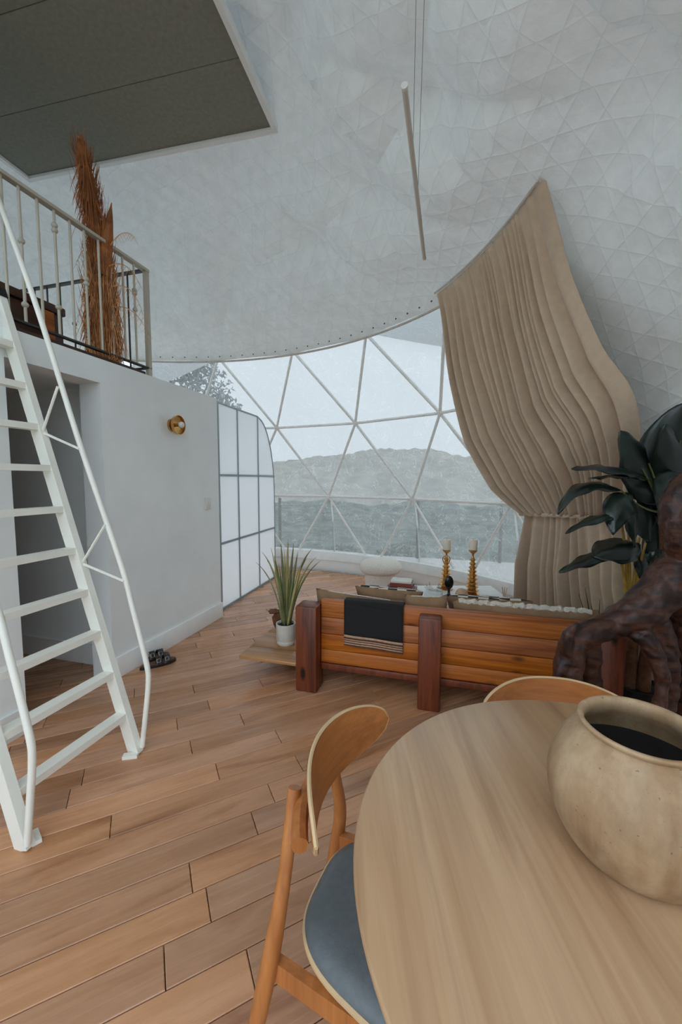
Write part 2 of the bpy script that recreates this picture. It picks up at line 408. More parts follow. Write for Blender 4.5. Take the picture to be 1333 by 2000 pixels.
def plank_mesh(mb, a, b, va, vb, g=.0012, c=.0022, org=(0, 0)):
    x0, x1, y0, y1 = a+g-org[0], b-g-org[0], va+g-org[1], vb-g-org[1]
    mb.add([(x, y, -.03) for x, y in ((x0, y0), (x1, y0), (x1, y1), (x0, y1))]+[(x, y, -c) for x, y in ((x0, y0), (x1, y0), (x1, y1), (x0, y1))]
           + [(x, y, 0) for x, y in ((x0+c, y0+c), (x1-c, y0+c), (x1-c, y1-c), (x0+c, y1-c))],
           [(0, 1, 5, 4), (1, 2, 6, 5), (2, 3, 7, 6), (3, 0, 4, 7), (4, 5, 9, 8), (5, 6, 10, 9), (6, 7, 11, 10), (7, 4, 8, 11), (8, 9, 10, 11)])
FA = math.atan2(U.y, U.x)
def seen(pl):
    a, b, va, vb = pl; best = 0
    for i in range(7):
        q = U*lerp(a, b, i/6)+V*((va+vb)/2)-CAM+Vector((0, 0, 0)); dz = q.dot(FW)
        if dz < .2: continue
        x, y = 666.5+F*q.dot(RT)/dz, 1000-F*q.dot(UP)/dz
        if -30 < x < 1363 and 0 < y < 2030: best = max(best, 1/dz)
    return best
ranked = sorted(planks, key=seen, reverse=True)
solo = [q for q in ranked[:296] if seen(q) > 0]; rest = [q for q in ranked if q not in solo]
for a, b, va, vb in solo:
    mb = MB(); plank_mesh(mb, a, b, va, vb, org=((a+b)/2, (va+vb)/2))
    o = mb.build('plank', 'floor', floor, smooth=False)
    p = U*((a+b)/2)+V*((va+vb)/2); o.location = (p.x, p.y, 0); o.rotation_euler = (0, 0, FA)
mb = MB()
for q in rest: plank_mesh(mb, *q)
o = mb.build('plank_field', 'floor', floor, smooth=False); o.rotation_euler = (0, 0, FA); o['kind'] = 'stuff'

# ---- quilted liner (ceiling): pinned up at the frame nodes, sagging between them
nodes = []
for ring in range(4):
    for k in range(-10, 10): nodes.append(ringnode(ring, k))
nodes += [(a, 55.5) for a in (67.2, 45.7, 28, 10.4, -12, -34, -57, -80, -103, -126, -149, -172, 165, 142, 115, 90)]
nodes += [(a, 66.5) for a in (84, 50, 16, -18, -52, -90, -130, -170, 155, 120)] + [(a, 77.5) for a in (43, 115, 187, 259, 331)] + [(0, 90)]
bm = bmesh.new()
for a, e in nodes: bm.verts.new(sp(a, e, 1)-DC)
bmesh.ops.convex_hull(bm, input=bm.verts[:])
tris = []
for f in bm.faces:
    fs = [q.co.copy() for q in f.verts]
    for i in range(1, len(fs)-1): tris.append((fs[0], fs[i], fs[i+1]))
bm.free()
RL = 4.30
def in_window(a, e): return e < 41.5 and WIN_R < a < WIN_L
mb = MB(); rear_tris = []
for tri in tris:
    c = (tri[0]+tri[1]+tri[2]).normalized(); e = math.degrees(math.asin(c.z)); a = math.degrees(math.atan2(c.y, c.x))
    if min(q.z for q in tri) < .04 and max(q.z for q in tri) < .06: continue
    vaz = [math.degrees(math.atan2(q.y, q.x)) for q in tri]
    if e < 41.5 and WIN_R < a < WIN_L and max(vaz) > 22.5: continue
    if e < 66 and REAR[0] < a < REAR[1]: rear_tris.append(tri); continue
    N = 12 if -50 < a < 130 else 5
    idx = {}; o0 = len(mb.v)
    for i in range(N+1):
        for j in range(N+1-i):
            b = (i/N, j/N, 1-(i+j)/N); q = (tri[0]*b[0]+tri[1]*b[1]+tri[2]*b[2]).normalized()
            bub = 27*b[0]*b[1]*b[2]; edge = 4*max(b[0]*b[1], b[1]*b[2], b[0]*b[2])
            r = RL - .16*bub**.8 - .16*min(1, edge)**1.1
            ee = math.degrees(math.asin(max(-1, min(1, q.z)))); aa = math.degrees(math.atan2(q.y, q.x))
            if ee < 4: r = RL-.02
            if ee > 56 and aa > 20: r = RL-(RL-r)*max(.3, 1-(ee-56)/8)
            if -8 < aa < 122:                      # pulled taut along the hem and beside the bay
                k = max(.1, min(1, abs(ee-42)/8)) if ee > 41 else (max(.15, min(1, (4-aa)/10)) if aa > -8 else 1)
                r = RL-(RL-r)*k
            idx[i, j] = len(mb.v)-o0; mb.v.append(DC+q*r)
    for i in range(N):
        for j in range(N-i):
            mb.f.append((o0+idx[i, j], o0+idx[i+1, j], o0+idx[i, j+1]))
            if i+j < N-1: mb.f.append((o0+idx[i+1, j], o0+idx[i+1, j+1], o0+idx[i, j+1]))
liner = mb.build('ceiling', 'liner', angle=60)
tag(liner, 'white quilted fabric lining billowing under the dome', 'ceiling lining', kind='structure')
me = liner.data; uvl = me.uv_layers.new(name='quilt')
z0 = (sp(25, 48, 1)-DC); ax = Vector((0, 0, 1)).cross(z0).normalized(); ay = z0.cross(ax)
uvs = []
for vt in me.vertices:
    q = (vt.co-DC).normalized(); th = math.acos(max(-1, min(1, q.dot(z0)))); x, y = q.dot(ax), q.dot(ay); h = math.hypot(x, y) or 1
    uvs.append((th*4.3*x/h, th*4.3*y/h))
flat = [0.0]*(2*len(me.loops))
for i, lp in enumerate(me.loops): flat[2*i], flat[2*i+1] = uvs[lp.vertex_index]
uvl.data.foreach_set('uv', flat)

# ---- hem of the liner above the window with its press studs
def hem_pt(a, dr=0, de=0): return sp(a, 42.0+de, 4.27+dr)
hem = MB().tube([hem_pt(WIN_R-2+(110-WIN_R)*i/90) for i in range(91)], .012, 6).build('trim_1', 'hem')
tag(hem, 'rolled beige hem along the lower edge of the quilted lining', 'hem', kind='structure')
for i in range(26):
    a = 30+2.7*i
    q = sp(a, 43.0, 4.245); n = (DC-q).normalized()
    MB().tube([q-n*.004, q+n*.006], .006, 8).build('press_stud', 'dark_iron', hem, world=True)

# ---- outer membrane with the clear bay left open
def cov_edge(a):
    if REAR[0] < a < REAR[1]: return 64
    if not (WIN_R < a < WIN_L): return 0.0
    if a < 48.1: return 41.9-.355*(48.1-a)
    if a > 104: return 41.9  # unseen far-left stretch of bay, added to light the frosted partition
    if a > 82.9: return 41.9-.33*(a-82.9)
    return 41.9
mb = MB(); cols = []
azs = sorted(set([i*4-180 for i in range(91)]+[WIN_R-.01, WIN_R+.01, WIN_L-.01, WIN_L+.01, 48.1, 82.9, 103.99, 104.01, REAR[0]-.01, REAR[0]+.01, REAR[1]-.01, REAR[1]+.01]))
def cov_fn(i, j):
    a = azs[i]; e0 = cov_edge(a)-.3; return sp(a, lerp(e0, 90, j/18), 4.47)
o0 = 0
for i in range(len(azs)):
    for j in range(19): mb.v.append(cov_fn(i, j))
for i in range(len(azs)-1):
    for j in range(18): mb.f.append((i*19+j, (i+1)*19+j, (i+1)*19+j+1, i*19+j+1))
tag(mb.build('wall_dome', 'membrane'), 'white outer membrane of the dome seen behind the window frame', 'wall', kind='structure')

# ---- clear bay: struts, hubs, panes
def P3(r, k, rad=RF): return sp(*ringnode(r, k), rad)
def bay(win, KS):
    edges = []
    for r in range(4):
        for k in KS:
            if r in (0, 1, 2, 3) and k+1 in KS: edges.append(((r, k), (r, k+1)))
            if r < 3:
                if r % 2 == 0: nb = (k-1, k)          # even ring sits half a step to the right
                else: nb = (k, k+1)
                for q in nb:
                    if q in KS: edges.append(((r, k), (r+1, q)))
    for (r0, k0), (r1, k1) in edges:
        a, b = P3(r0, k0), P3(r1, k1); d = (b-a).normalized()
        MB().tube([a+d*.03, b-d*.03], .0165, 8).build('strut', 'strut', win, world=True)
    for r in range(4):
        for k in KS:
            q = P3(r, k); n = (q-DC).normalized()
            MB().tube([q-n*.022, q-n*.012, q+n*.012], [.022, .034, .034], 10).build('hub', 'strut', win, world=True)
    panes = []
    for r in range(3):
        for k in KS:
            if r % 2 == 0:
                panes += [((r, k), (r, k+1), (r+1, k)), ((r, k), (r+1, k-1), (r+1, k))]
            else:
                panes += [((r, k), (r, k+1), (r+1, k+1)), ((r, k), (r+1, k), (r+1, k+1))]
    for tri in panes:
        if any(k not in KS for _, k in tri): continue
        n = Vector((0, 0, 0)); pts = [P3(r, k, 4.432) for r, k in tri]
        nn = (pts[0]+pts[1]+pts[2]-3*DC).normalized()
        MB().add(pts+[q+nn*.002 for q in pts], [(0, 1, 2), (3, 5, 4), (0, 3, 4, 1), (1, 4, 5, 2), (2, 5, 3, 0)]).build('pane', 'pvc' if sum(azel(q)[0] for q in pts)/3 < 104 else 'pvc_fill', win, world=True, smooth=False)
win = thing('window_1', 'clear triangulated window bay of the geodesic dome', 'window', (DC.x, DC.y, 0), kind='structure')
bay(win, range(-3, 6))
fill_win = thing('fill_bay', 'clear triangulated bay added behind the camera for fill light', 'window', (DC.x, DC.y, 0), kind='structure')
done = set()
for tri in rear_tris:
    pts = [DC+q*4.432 for q in tri]; nn = (tri[0]+tri[1]+tri[2]).normalized()
    MB().add(pts+[q+nn*.002 for q in pts], [(0, 1, 2), (3, 5, 4), (0, 3, 4, 1), (1, 4, 5, 2), (2, 5, 3, 0)]).build('pane', 'pvc_fill', fill_win, world=True, smooth=False)
    for i in range(3):
        p0, p1 = tri[i], tri[(i+1) % 3]; key = tuple(sorted((tuple(round(x, 3) for x in p0), tuple(round(x, 3) for x in p1))))
        if key in done: continue
        done.add(key); MB().tube([DC+p0*RF, DC+p1*RF], .0165, 6).build('strut', 'strut', fill_win, world=True)
for k in (-2, -1, 0, 1):                           # welded seams of the clear sheet
    a0 = ringnode(1, k)[0]-.5
    pts = [sp(a0, lerp(2, 15.2, i/6), 4.385) for i in range(7)]
    t = sp(a0+90, 0, 1)-DC
    MB().add([q+t*s*.011 for q in pts for s in (-1, 1)]+[q+t*s*.011+(q-DC).normalized()*.003 for q in pts for s in (-1, 1)],
             [(2*i, 2*i+2, 2*i+3, 2*i+1) for i in range(6)]+[(14+2*i, 15+2*i, 17+2*i, 16+2*i) for i in range(6)]).build('weld_seam', 'membrane', win, world=True)

# ---- low wall and sill under the bay
def arc_profile(prof, a0, a1, n, cx=DC):
    mb = MB()
    m = len(prof)
    for i in range(n+1):
        a = math.radians(lerp(a0, a1, i/n))
        for r, z in prof: mb.v.append(Vector((cx.x+r*math.cos(a), cx.y+r*math.sin(a), z)))
    for i in range(n):
        for j in range(m): mb.f.append((i*m+j, (i+1)*m+j, (i+1)*m+(j+1) % m, i*m+(j+1) % m))
    mb.f.append(tuple(range(m))); mb.f.append(tuple(n*m+j for j in range(m))[::-1])
    return mb
tag(arc_profile([(4.29, 0), (4.29, .155), (4.42, .155), (4.42, -.2)], WIN_R-4, WIN_L+4, 60).build('baseboard_front', 'baseboard'), 'white curved low wall under the dome window', 'low wall', kind='structure')
tag(arc_profile([(4.265, .16), (4.265, .175), (4.30, .275), (4.41, .285), (4.41, .16)], WIN_R-4, WIN_L+4, 60).build('trim_2', 'sill', angle=20), 'pale grey curved sill below the dome window', 'sill', kind='structure')

# ================================================================== LEFT BLOCK: plaster wall, wash room, loft
WA = Vector((.27233, .96220, 0)); WN = Vector((-.96220, .27233, 0)); W0 = Vector((-1.172, 3.806, 0))
WMAT = Matrix(((WA.x, WN.x, 0, W0.x), (WA.y, WN.y, 0, W0.y), (0, 0, 1, 0), (0, 0, 0, 1)))   # local x along the wall, y into the block
def wl(s, t, z): return W0+WA*s+WN*t+Vector((0, 0, z))
def dome_t(s, z, r=4.12):                         # how far the block reaches back to the lining at height z
    cs, ct = (DC-W0).dot(WA), (DC-W0).dot(WN); h = r*r-(z-DC.z)**2-(s-cs)**2
    return ct+math.sqrt(max(h, .01))
mb = MB()
mb.box((-4.3, 0, 0), (-1.85, .17, 2.10)); mb.box((-1.85, 0, 1.95), (-1.29, .17, 2.10)); mb.box((-1.29, 0, 0), (0, .17, 2.10))
wall = tag(mb.xf(WMAT).build('wall_left', 'plaster', smooth=False), 'white plastered wall with a doorway under the loft', 'wall', kind='structure')
bb = MB().box((-1.27, -.016, 0), (.004, .0, .145), .003).box((-4.3, -.016, 0), (-1.87, 0, .145), .003)
tag(bb.xf(WMAT).build('baseboard_left', 'baseboard'), 'white baseboard along the plastered wall', 'baseboard', kind='structure')
mb = MB().box((-1.14, .17, 0), (-1.04, 2.6, 1.97)).box((-3.6, 2.6, 0), (-1.04, 2.7, 1.97)).box((-3.7, .17, 0), (-3.6, 2.7, 1.97))
tag(mb.xf(WMAT).build('wall_wash_room', 'plaster', smooth=False), 'plain inner walls of the room behind the doorway', 'wall', kind='structure')
tag(MB().box((-1.156, .17, 0), (-1.14, 2.6, .145)).xf(WMAT).build('baseboard_wash_room', 'baseboard'), 'baseboard inside the doorway', 'baseboard', kind='structure')
tag(MB().box((-.12, .17, 0), (0, dome_t(0, 1.9, 4.1), 1.97)).xf(WMAT).build('wall_end', 'plaster', smooth=False), 'plastered end wall of the loft block behind the frosted partition', 'wall', kind='structure')
ss = [-4.3+4.3*i/24 for i in range(25)]
poly = [(s, .17) for s in ss]+[(s, dome_t(s, 2.1)) for s in reversed(ss)]
tag(MB().extrude(poly, 1.97, 2.095).xf(WMAT).build('ceiling_wash_room', 'plaster', smooth=False), 'white slab carrying the loft', 'slab', kind='structure')
ss = [-4.3+3.46*i/24 for i in range(25)]
poly = [(s, .05) for s in ss]+[(s, dome_t(s, 2.15)) for s in reversed(ss)]
tag(MB().extrude(poly, 2.1, 2.135).xf(WMAT).build('floor_loft', 'chest', smooth=False), 'dark wooden floor of the loft', 'floor', kind='structure')

# ---- frosted partition
PD = Vector((.22614, .97409, 0)); PN = Vector((-.97409, .22614, 0)); PP = Vector((-1.2245, 3.992, 0))
PMAT = Matrix(((PD.x, PN.x, 0, PP.x), (PD.y, PN.y, 0, PP.y), (0, 0, 1, 0), (0, 0, 0, 1)))
gp = thing('glass_partition', 'frosted glass partition with slim grey bars and a rounded end', 'partition', PP, math.atan2(PD.y, PD.x))
outl = [(.0, 2.1), (.91, 2.1)]+[(.91+.50*math.sin(math.radians(t)), 1.14+.95*math.cos(math.radians(t))) for t in range(6, 91, 7)]+[(1.41, 0)]
def top_at(x):
    if x <= .91: return 2.1
    return 1.14+.95*math.sqrt(max(0, 1-((x-.91)/.505)**2))
xs = [0, .395, .91, 1.41]; zs = [0.02, .69, 1.385, 2.1]
for i in range(3):
    for j in range(3):
        x0, x1, zb, zt = xs[i], xs[i+1], zs[j], zs[j+1]; n = 10
        pts = [(x0, zb), (x1, zb)]
        if j == 2 and i == 2: pts += [(x, max(zb, min(zt, top_at(x)))) for x in [x1-(x1-x0)*q/n for q in range(n+1)]]
        else: pts += [(x1, zt), (x0, zt)]
        m = len(pts)
        MB().add([(x, -.004, z) for x, z in pts]+[(x, .004, z) for x, z in pts], [tuple(range(m)), tuple(range(m, 2*m))[::-1]]+[(q, (q+1) % m, m+(q+1) % m, m+q) for q in range(m)]).build('pane', 'frost', gp, smooth=False)
fr = MB().tube([(x, 0, z) for x, z in [(0, 0), (0, 2.1)]], .012, 6)
fr.tube([(x, 0, z) for x, z in outl], .011, 6); fr.bar((0, 0, .012), (1.41, 0, .012), .03, .024)
fr.build('frame', 'alu', gp)
for x in xs[1:3]: MB().bar((x, 0, 0), (x, 0, 2.1), .02, .022, (0, 1, 0)).build('mullion', 'alu', gp)
for z in zs[1:3]: MB().bar((0, 0, z), (1.41, 0, z), .022, .022).build('crossbar', 'alu', gp)

# ---- dark panelled skylight blind
SKZ = 3.70
k0 = onz(531, 248, SKZ); k1 = onz(56, 344, SKZ); SX = (k1-k0).normalized(); SY = Vector((0, 0, 1)).cross(SX); SL = (k1-k0).length
if SY.y > 0: SY = -SY
SKM = Matrix(((SX.x, SY.x, 0, k0.x), (SX.y, SY.y, 0, k0.y), (0, 0, 1, SKZ), (0, 0, 0, 1)))
sk = thing('skylight_blind', 'charcoal panelled blind in a white frame under the dome top', 'blind', (0, 0, SKZ))
pw = (onz(458, 115, SKZ)-k0).dot(SY)
for i in range(5): MB().box((0, pw*i+.002, 0), (SL, pw*(i+1)-.002, .02), .002).xf(SKM).build('panel', 'shade_fabric', sk, world=True)
MB().box((0, 0, .021), (SL, pw*5, .03)).xf(SKM).build('backing', 'black', sk, world=True)
for a, b in (((-.034, -.034), (SL+.034, 0)), ((-.034, pw*5), (SL+.034, pw*5+.034)), ((-.034, 0), (0, pw*5)), ((SL, 0), (SL+.034, pw*5))):
    MB().box((a[0], a[1], -.02), (b[0], b[1], .04), .004).xf(SKM).build('frame_bar', 'baseboard', sk, world=True)

# ================================================================== OUTSIDE
mb = arc_profile([(4.43, -.16), (9.0, -.16), (9.0, -.30), (4.43, -.30)], -20, 140, 60)
def clipdeck(q):                                  # the deck ends on a straight edge
    return q
tag(MB().extrude([(-6, 4.6), (-6, 9.7), (3.6, 7.0), (6.5, 6.2), (6.5, 1.0), (2.8, 1.0)]+[(DC.x+4.46*math.cos(math.radians(a)), DC.y+4.46*math.sin(math.radians(a))) for a in range(-8, 141, 6)], -.30, -.16).build('deck', 'deck', smooth=False), 'bleached deck outside the window', 'deck', kind='structure')
RA, RB = Vector((-1.9, 8.45, -.16)), Vector((5.2, 6.5, -.16)); RD = (RB-RA).normalized()
dr = thing('deck_railing', 'white topped wire railing with dark posts along the deck', 'railing', RA)
for px in (547, 817, 980, 1190):
    d = ray(px, 1000); n = Vector((-RD.y, RD.x, 0)); q = CAM+d*((RA-CAM).dot(n)/d.dot(n)); q.z = -.16
    MB().tube([q, q+Vector((0, 0, 1.12))], .03, 8).build('post', 'trunk', dr, world=True)
MB().bar(RA+Vector((0, 0, 1.13)), RB+Vector((0, 0, 1.13)), .05, .035).build('top_rail', 'white_ceramic', dr, world=True)
for i in range(7): MB().tube([RA+Vector((0, 0, .12+.14*i)), RB+Vector((0, 0, .12+.14*i))], .004, 5).build('wire', 'wire', dr, world=True)
def hillf(u, w):
    x = lerp(-70, 70, u); y = lerp(*HY, w)
    ridge = 5.2*math.exp(-((x-10)/17)**2)+2.2*math.exp(-((x+14)/14)**2)+.6
    k = max(0, min(1, (y-26)/34)); k = k*k*(3-2*k)
    z = lerp(-1.3, -.3, min(1, (y-9.5)/20))+ridge*k*(1 if y < 64 else max(0, 1-(y-64)/30))
    z += .35*math.sin(x*.9+y*.31)*math.sin(y*.7+x*.13)+.25*math.sin(x*2.1-y*.4)*math.sin(y*1.7)
    return (x, y, z)
tag(MB().lathe([(0, -1.45), (120, -1.45), (120, -1.6), (0, -1.6)], 64).build('ground', 'hill'), 'grassy ground around the dome', 'ground', kind='structure')
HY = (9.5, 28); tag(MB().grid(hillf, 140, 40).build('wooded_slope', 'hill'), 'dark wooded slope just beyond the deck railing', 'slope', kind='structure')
HY = (28, 80); tag(MB().grid(hillf, 140, 60).build('hillside', 'hill_pale'), 'hillside on the horizon with haze painted into its pale colour', 'hill', kind='structure')
def foliage(mb, c, r, n, size, rng):
    for _ in range(n):
        while True:
            q = Vector((rng.uniform(-1, 1), rng.uniform(-1, 1), rng.uniform(-1, 1)))
            if .25 < q.length < 1: break
        p = Vector(c)+Vector((q.x*r[0], q.y*r[1], q.z*r[2])); a = Vector((rng.uniform(-1, 1), rng.uniform(-1, 1), rng.uniform(-1, 1))).normalized(); b = a.orthogonal().normalized(); s = size*rng.uniform(.6, 1.3)
        mb.add([p-a*s, p+b*s*.4, p+a*s, p-b*s*.4], [(0, 1, 2, 3)])
rng = random.Random(3)
tp = at(372, 760, 10.5)
tr = thing('tree', 'grey green tree outside, left of the dome window', 'tree', (tp.x, tp.y, -1.2))
mb = MB()
for q in ((-.6, 0, 0, .9), (.35, .2, .25, .7), (-.1, .3, .75, .7), (.75, .1, -.45, .6), (-1.3, 0, .4, .8), (.2, 0, -.7, .7)): foliage(mb, (tp.x+q[0], tp.y+q[1], tp.z+q[2]-.1), (q[3], q[3], q[3]*.75), 420, .075, rng)
mb.build('crown', 'tree', tr, world=True, smooth=False)
tk = MB().tube([(tp.x-.2, tp.y, -1.2), (tp.x-.15, tp.y, 1.5), (tp.x, tp.y, tp.z)], [.14, .1, .04], 8)
for q in ((-.9, 0, .3), (.5, .1, .3), (-.2, .2, .8)): tk.tube([(tp.x-.12, tp.y, tp.z-1), (tp.x+q[0]*.5, tp.y, tp.z-.3), (tp.x+q[0], tp.y+q[1], tp.z+q[2])], [.05, .035, .012], 6)
tk.build('trunk', 'trunk', tr, world=True)
for i, (px, py, Y, r, lab) in enumerate(((560, 1064, 9.3, .32, 'low olive shrub outside behind the sword leaf plant'), (672, 1070, 9.6, .34, 'low green shrub outside left of the mushroom stool'), (775, 1068, 9.2, .34, 'low green shrub outside above the mushroom stool'))):
    c = at(px, py, Y); g = onz(px, 1100, -1.1)
    sh = thing('shrub', lab, 'shrub', (c.x, c.y, -1.3), group='shrubs beyond the deck')
    mb = MB(); foliage(mb, (c.x, c.y, c.z-.25), (r*1.5, r, r), 420, .06, rng); mb.build('foliage', 'shrub', sh, world=True, smooth=False)
    MB().tube([(c.x, c.y, -1.3), (c.x, c.y, c.z-.3)], [.03, .015], 6).build('stem', 'trunk', sh, world=True)

# ================================================================== LADDER
FL_, FR_ = Vector((-1.154, 1.350, 0)), Vector((-1.009, 1.857, 0)); LD = (FR_-FL_).normalized(); LN = Vector((-LD.y, LD.x, 0))
lad = thing('loft_ladder', 'cream steel ladder with tube handrails leaning on the loft edge', 'ladder', (FL_+FR_)/2)
SL_ = .72/2.22
def st(f, h, z, w=0): return f+LN*h+LD*w+Vector((0, 0, z))
for f, sgn in ((FL_, -1), (FR_, 1)):
    a, b = st(f, 0, 0), st(f, SL_*2.24, 2.24)
    stl = MB().bar(a, b, .034, .062, LN).build('stile', 'ladder', lad, world=True, smooth=False)
    MB().bar(st(f, SL_*2.235, 2.235), st(f, SL_*2.28, 2.28), .042, .07, LN).build('end_cap', 'black', stl, world=True, smooth=False)
    MB().bar(st(f, -.03, .008, -.02*sgn), st(f, .03, .008, -.05*sgn), .03, .016).build('foot_plate', 'ladder', stl, world=True, smooth=False)
    hr = crm([st(f, h, z, .012*sgn) for h, z in ((-.028, .03), (-.055, .2), (-.078, .36), (-.072, .46), (-.005, .72), (.06, .95), (.28, 1.54), (.475, 2.12), (.66, 2.60), (.80, 2.93))], 5)
    MB().tube(hr, .0125, 10).build('handrail', 'ladder', lad, world=True)
    for zs_, ups in ((1.575, ((.375, 1.79), (.262, 1.49))), (.93, ((.125, 1.13), (.03, .86)))):
        for h, z in ups: MB().tube([st(f, SL_*zs_-.02, zs_), st(f, h, z)], .0065, 6).build('brace', 'ladder', lad, world=True)
for k in range(10):
    z = .19+.2015*k; MB().bar(st(FL_, SL_*z, z), st(FR_, SL_*z, z), .055, .03).build('rung', 'ladder', lad, world=True, smooth=False)

# ================================================================== LOFT RAILING
rl = thing('loft_railing', 'greige iron railing with knobbed balusters along the loft edge', 'railing', wl(-.82, .05, 2.1))
Zb, Zt = 2.165, 2.86
MB().bar(wl(-3.6, .04, Zt), wl(-.80, .04, Zt), .04, .018).build('handrail', 'rail', rl, world=True, smooth=False)
MB().bar(wl(-3.6, .04, Zb), wl(-.80, .04, Zb), .03, .01).build('bottom_rail', 'dark_iron', rl, world=True, smooth=False)
MB().bar(wl(-.815, .04, 2.1), wl(-.815, .04, Zt), .03, .03, WA).build('corner_post', 'rail', rl, world=True, smooth=False)
sb = [-.93, -1.03, -1.13, -1.22, -1.32, -1.415, -1.51, -1.605, -1.70, -1.785, -1.88, -1.98]
kn = {0: (.27, .30, .46), 2: (.70,), 4: (.42, .46), 6: (.13, .17, .77), 8: (.40, .86), 10: (.2, .5)}
for i, s in enumerate(sb):
    b = MB().tube([wl(s, .04, Zb), wl(s, .04, Zt)], .0075, 8).build('baluster', 'rail', rl, world=True)
    for f in kn.get(i, ()):
        MB().blob(wl(s, .04, Zt+(Zb-Zt)*f), (.017, .017, .016), 10, 8).build('knob', 'rail', b, world=True)
# side return of the railing across the loft
MB().bar(wl(-.82, .06, Zt), wl(-.82, 2.3, Zt), .03, .014).build('side_handrail', 'dark_iron', rl, world=True, smooth=False)
MB().bar(wl(-.82, .06, Zb), wl(-.82, 2.3, Zb), .03, .01).build('side_bottom_rail', 'dark_iron', rl, world=True, smooth=False)
for i in range(17):
    t = .2+.13*i
    b = MB().tube([wl(-.82, t, Zb), wl(-.82, t, Zt)], .007, 6).build('side_baluster', 'dark_iron', rl, world=True)
    if i % 3 == 1: MB().blob(wl(-.82, t, 2.55), (.016, .016, .02), 8, 6).build('knob', 'dark_iron', b, world=True)

# ---- chest on the loft
ch = thing('wooden_chest', 'dark wooden chest on the loft floor behind the railing', 'chest', wl(-1.5, .62, 2.135), math.atan2(WA.y, WA.x))
MB().box((-.33, -.2, 0), (.33, .2, .30), .006).build('body', 'chest', ch)
MB().box((-.345, -.215, .305), (.345, .215, .36), .01).build('lid', 'chest', ch)
MB().box((.2, -.212, .02), (.26, -.2, .3)).build('side_strap', 'pine', ch)
hb = thing('storage_box', 'grey box standing behind the dark chest on the loft', 'box', wl(-1.18, 1.25, 2.135), math.atan2(WA.y, WA.x))
MB().box((-.2, -.12, 0), (.2, .12, .4), .006).build('body', 'dark_iron', hb); MB().box((-.21, -.13, .4), (.21, .13, .43), .006).build('lid', 'dark_iron', hb)

# ---- dried palm plume
pb = wl(-1.12, .20, 2.135)
dp = thing('dried_palm_plume', 'tall rust brown dried palm plume rising behind the loft railing', 'dried plant', pb)
core = [(207, 712, 30, 2.76), (203, 660, 34, 2.76), (199, 600, 30, 2.75), (197, 550, 27, 2.74), (195, 500, 19, 2.72), (186, 440, 17, 2.69), (174, 380, 14, 2.65), (166, 330, 11, 2.60), (160, 290, 9, 2.56), (156, 264, 4, 2.53)]
cp = crm([at(x, y, Y) for x, y, r, Y in core], 4); cr = []
for i in range(len(core)-1):
    for k in range(4): cr.append(lerp(core[i][2], core[i+1][2], k/4)*2.7/776)
cr.append(core[-1][2]*2.5/776); cr = [q*.68 for q in cr]; cp[0].z = 2.136
mb = MB().tube(cp, cr, 12)
for i, q in enumerate(mb.v): q += Vector((random.uniform(-1, 1), random.uniform(-1, 1), random.uniform(-1, 1)))*.008
mb.build('core', 'palm', dp, world=True)
sp2 = [at(x, y, 2.71) for x, y in ((200, 540), (208, 470), (214, 430), (218, 396))]
MB().tube(crm(sp2, 4), [.05, .048, .045, .043, .04, .036, .03, .026, .022, .016, .011, .006, .002], 8).build('side_spike', 'palm', dp, world=True)
rng = random.Random(11)
def strands(n, lo, hi, spread, ln, droop, r=.0016):
    mb = MB()
    for _ in range(n):
        i = rng.randrange(lo, hi); a = rng.uniform(0, 2*PI); p = cp[i]+Vector((math.cos(a), math.sin(a), 0))*cr[i]*rng.uniform(.6, 1.35)
        d = Vector((math.cos(a), math.sin(a), 0))*spread*rng.uniform(.1, 1); L = ln*rng.uniform(.4, 1.2)
        k = -1 if rng.random() < .6 else 1
        e = p+Vector((0, 0, k*L))+d*L
        e.z = max(e.z, 2.14)
        mid = p+(e-p)*.5+d*L*.25+Vector((0, 0, droop*L))
        mb.tube(bez(p, mid, e, 4), [r, r, r*.8, r*.6, r*.2], 3, cap=False)
    return mb
o = strands(1700, 2, 30, .35, .15, .0, .0022).build('fibres', 'palm', dp, world=True); o['kind'] = 'stuff'
o = strands(800, 0, 14, .40, .15, .05, .0022).build('pale_fibres', 'palm_lite', dp, world=True); o['kind'] = 'stuff'
o = strands(220, 12, 32, .45, .2, -.05, .0016).build('loose_fibres', 'palm', dp, world=True); o['kind'] = 'stuff'
for x, y, x2, y2, x3, y3 in ((215, 480, 240, 440, 262, 462), (218, 560, 262, 545, 280, 620), (212, 520, 250, 500, 275, 560), (185, 470, 160, 480, 150, 515), (190, 560, 160, 570, 150, 640), (218, 600, 262, 590, 290, 650)):
    mb = MB(); path = bez(at(x, y, 2.7), at(x2, y2, 2.7), at(x3, y3, 2.68), 10); mb.tube(path, [.0035-.0003*i for i in range(11)], 4)
    for i in range(2, 11):
        for s in (-1, 1): mb.tube([path[i], path[i]+Vector((.02*s, .01*s, -.035-.02*rng.random()))], [.0013, .0005], 3, cap=False)
    mb.build('frond', 'palm_lite', dp, world=True)

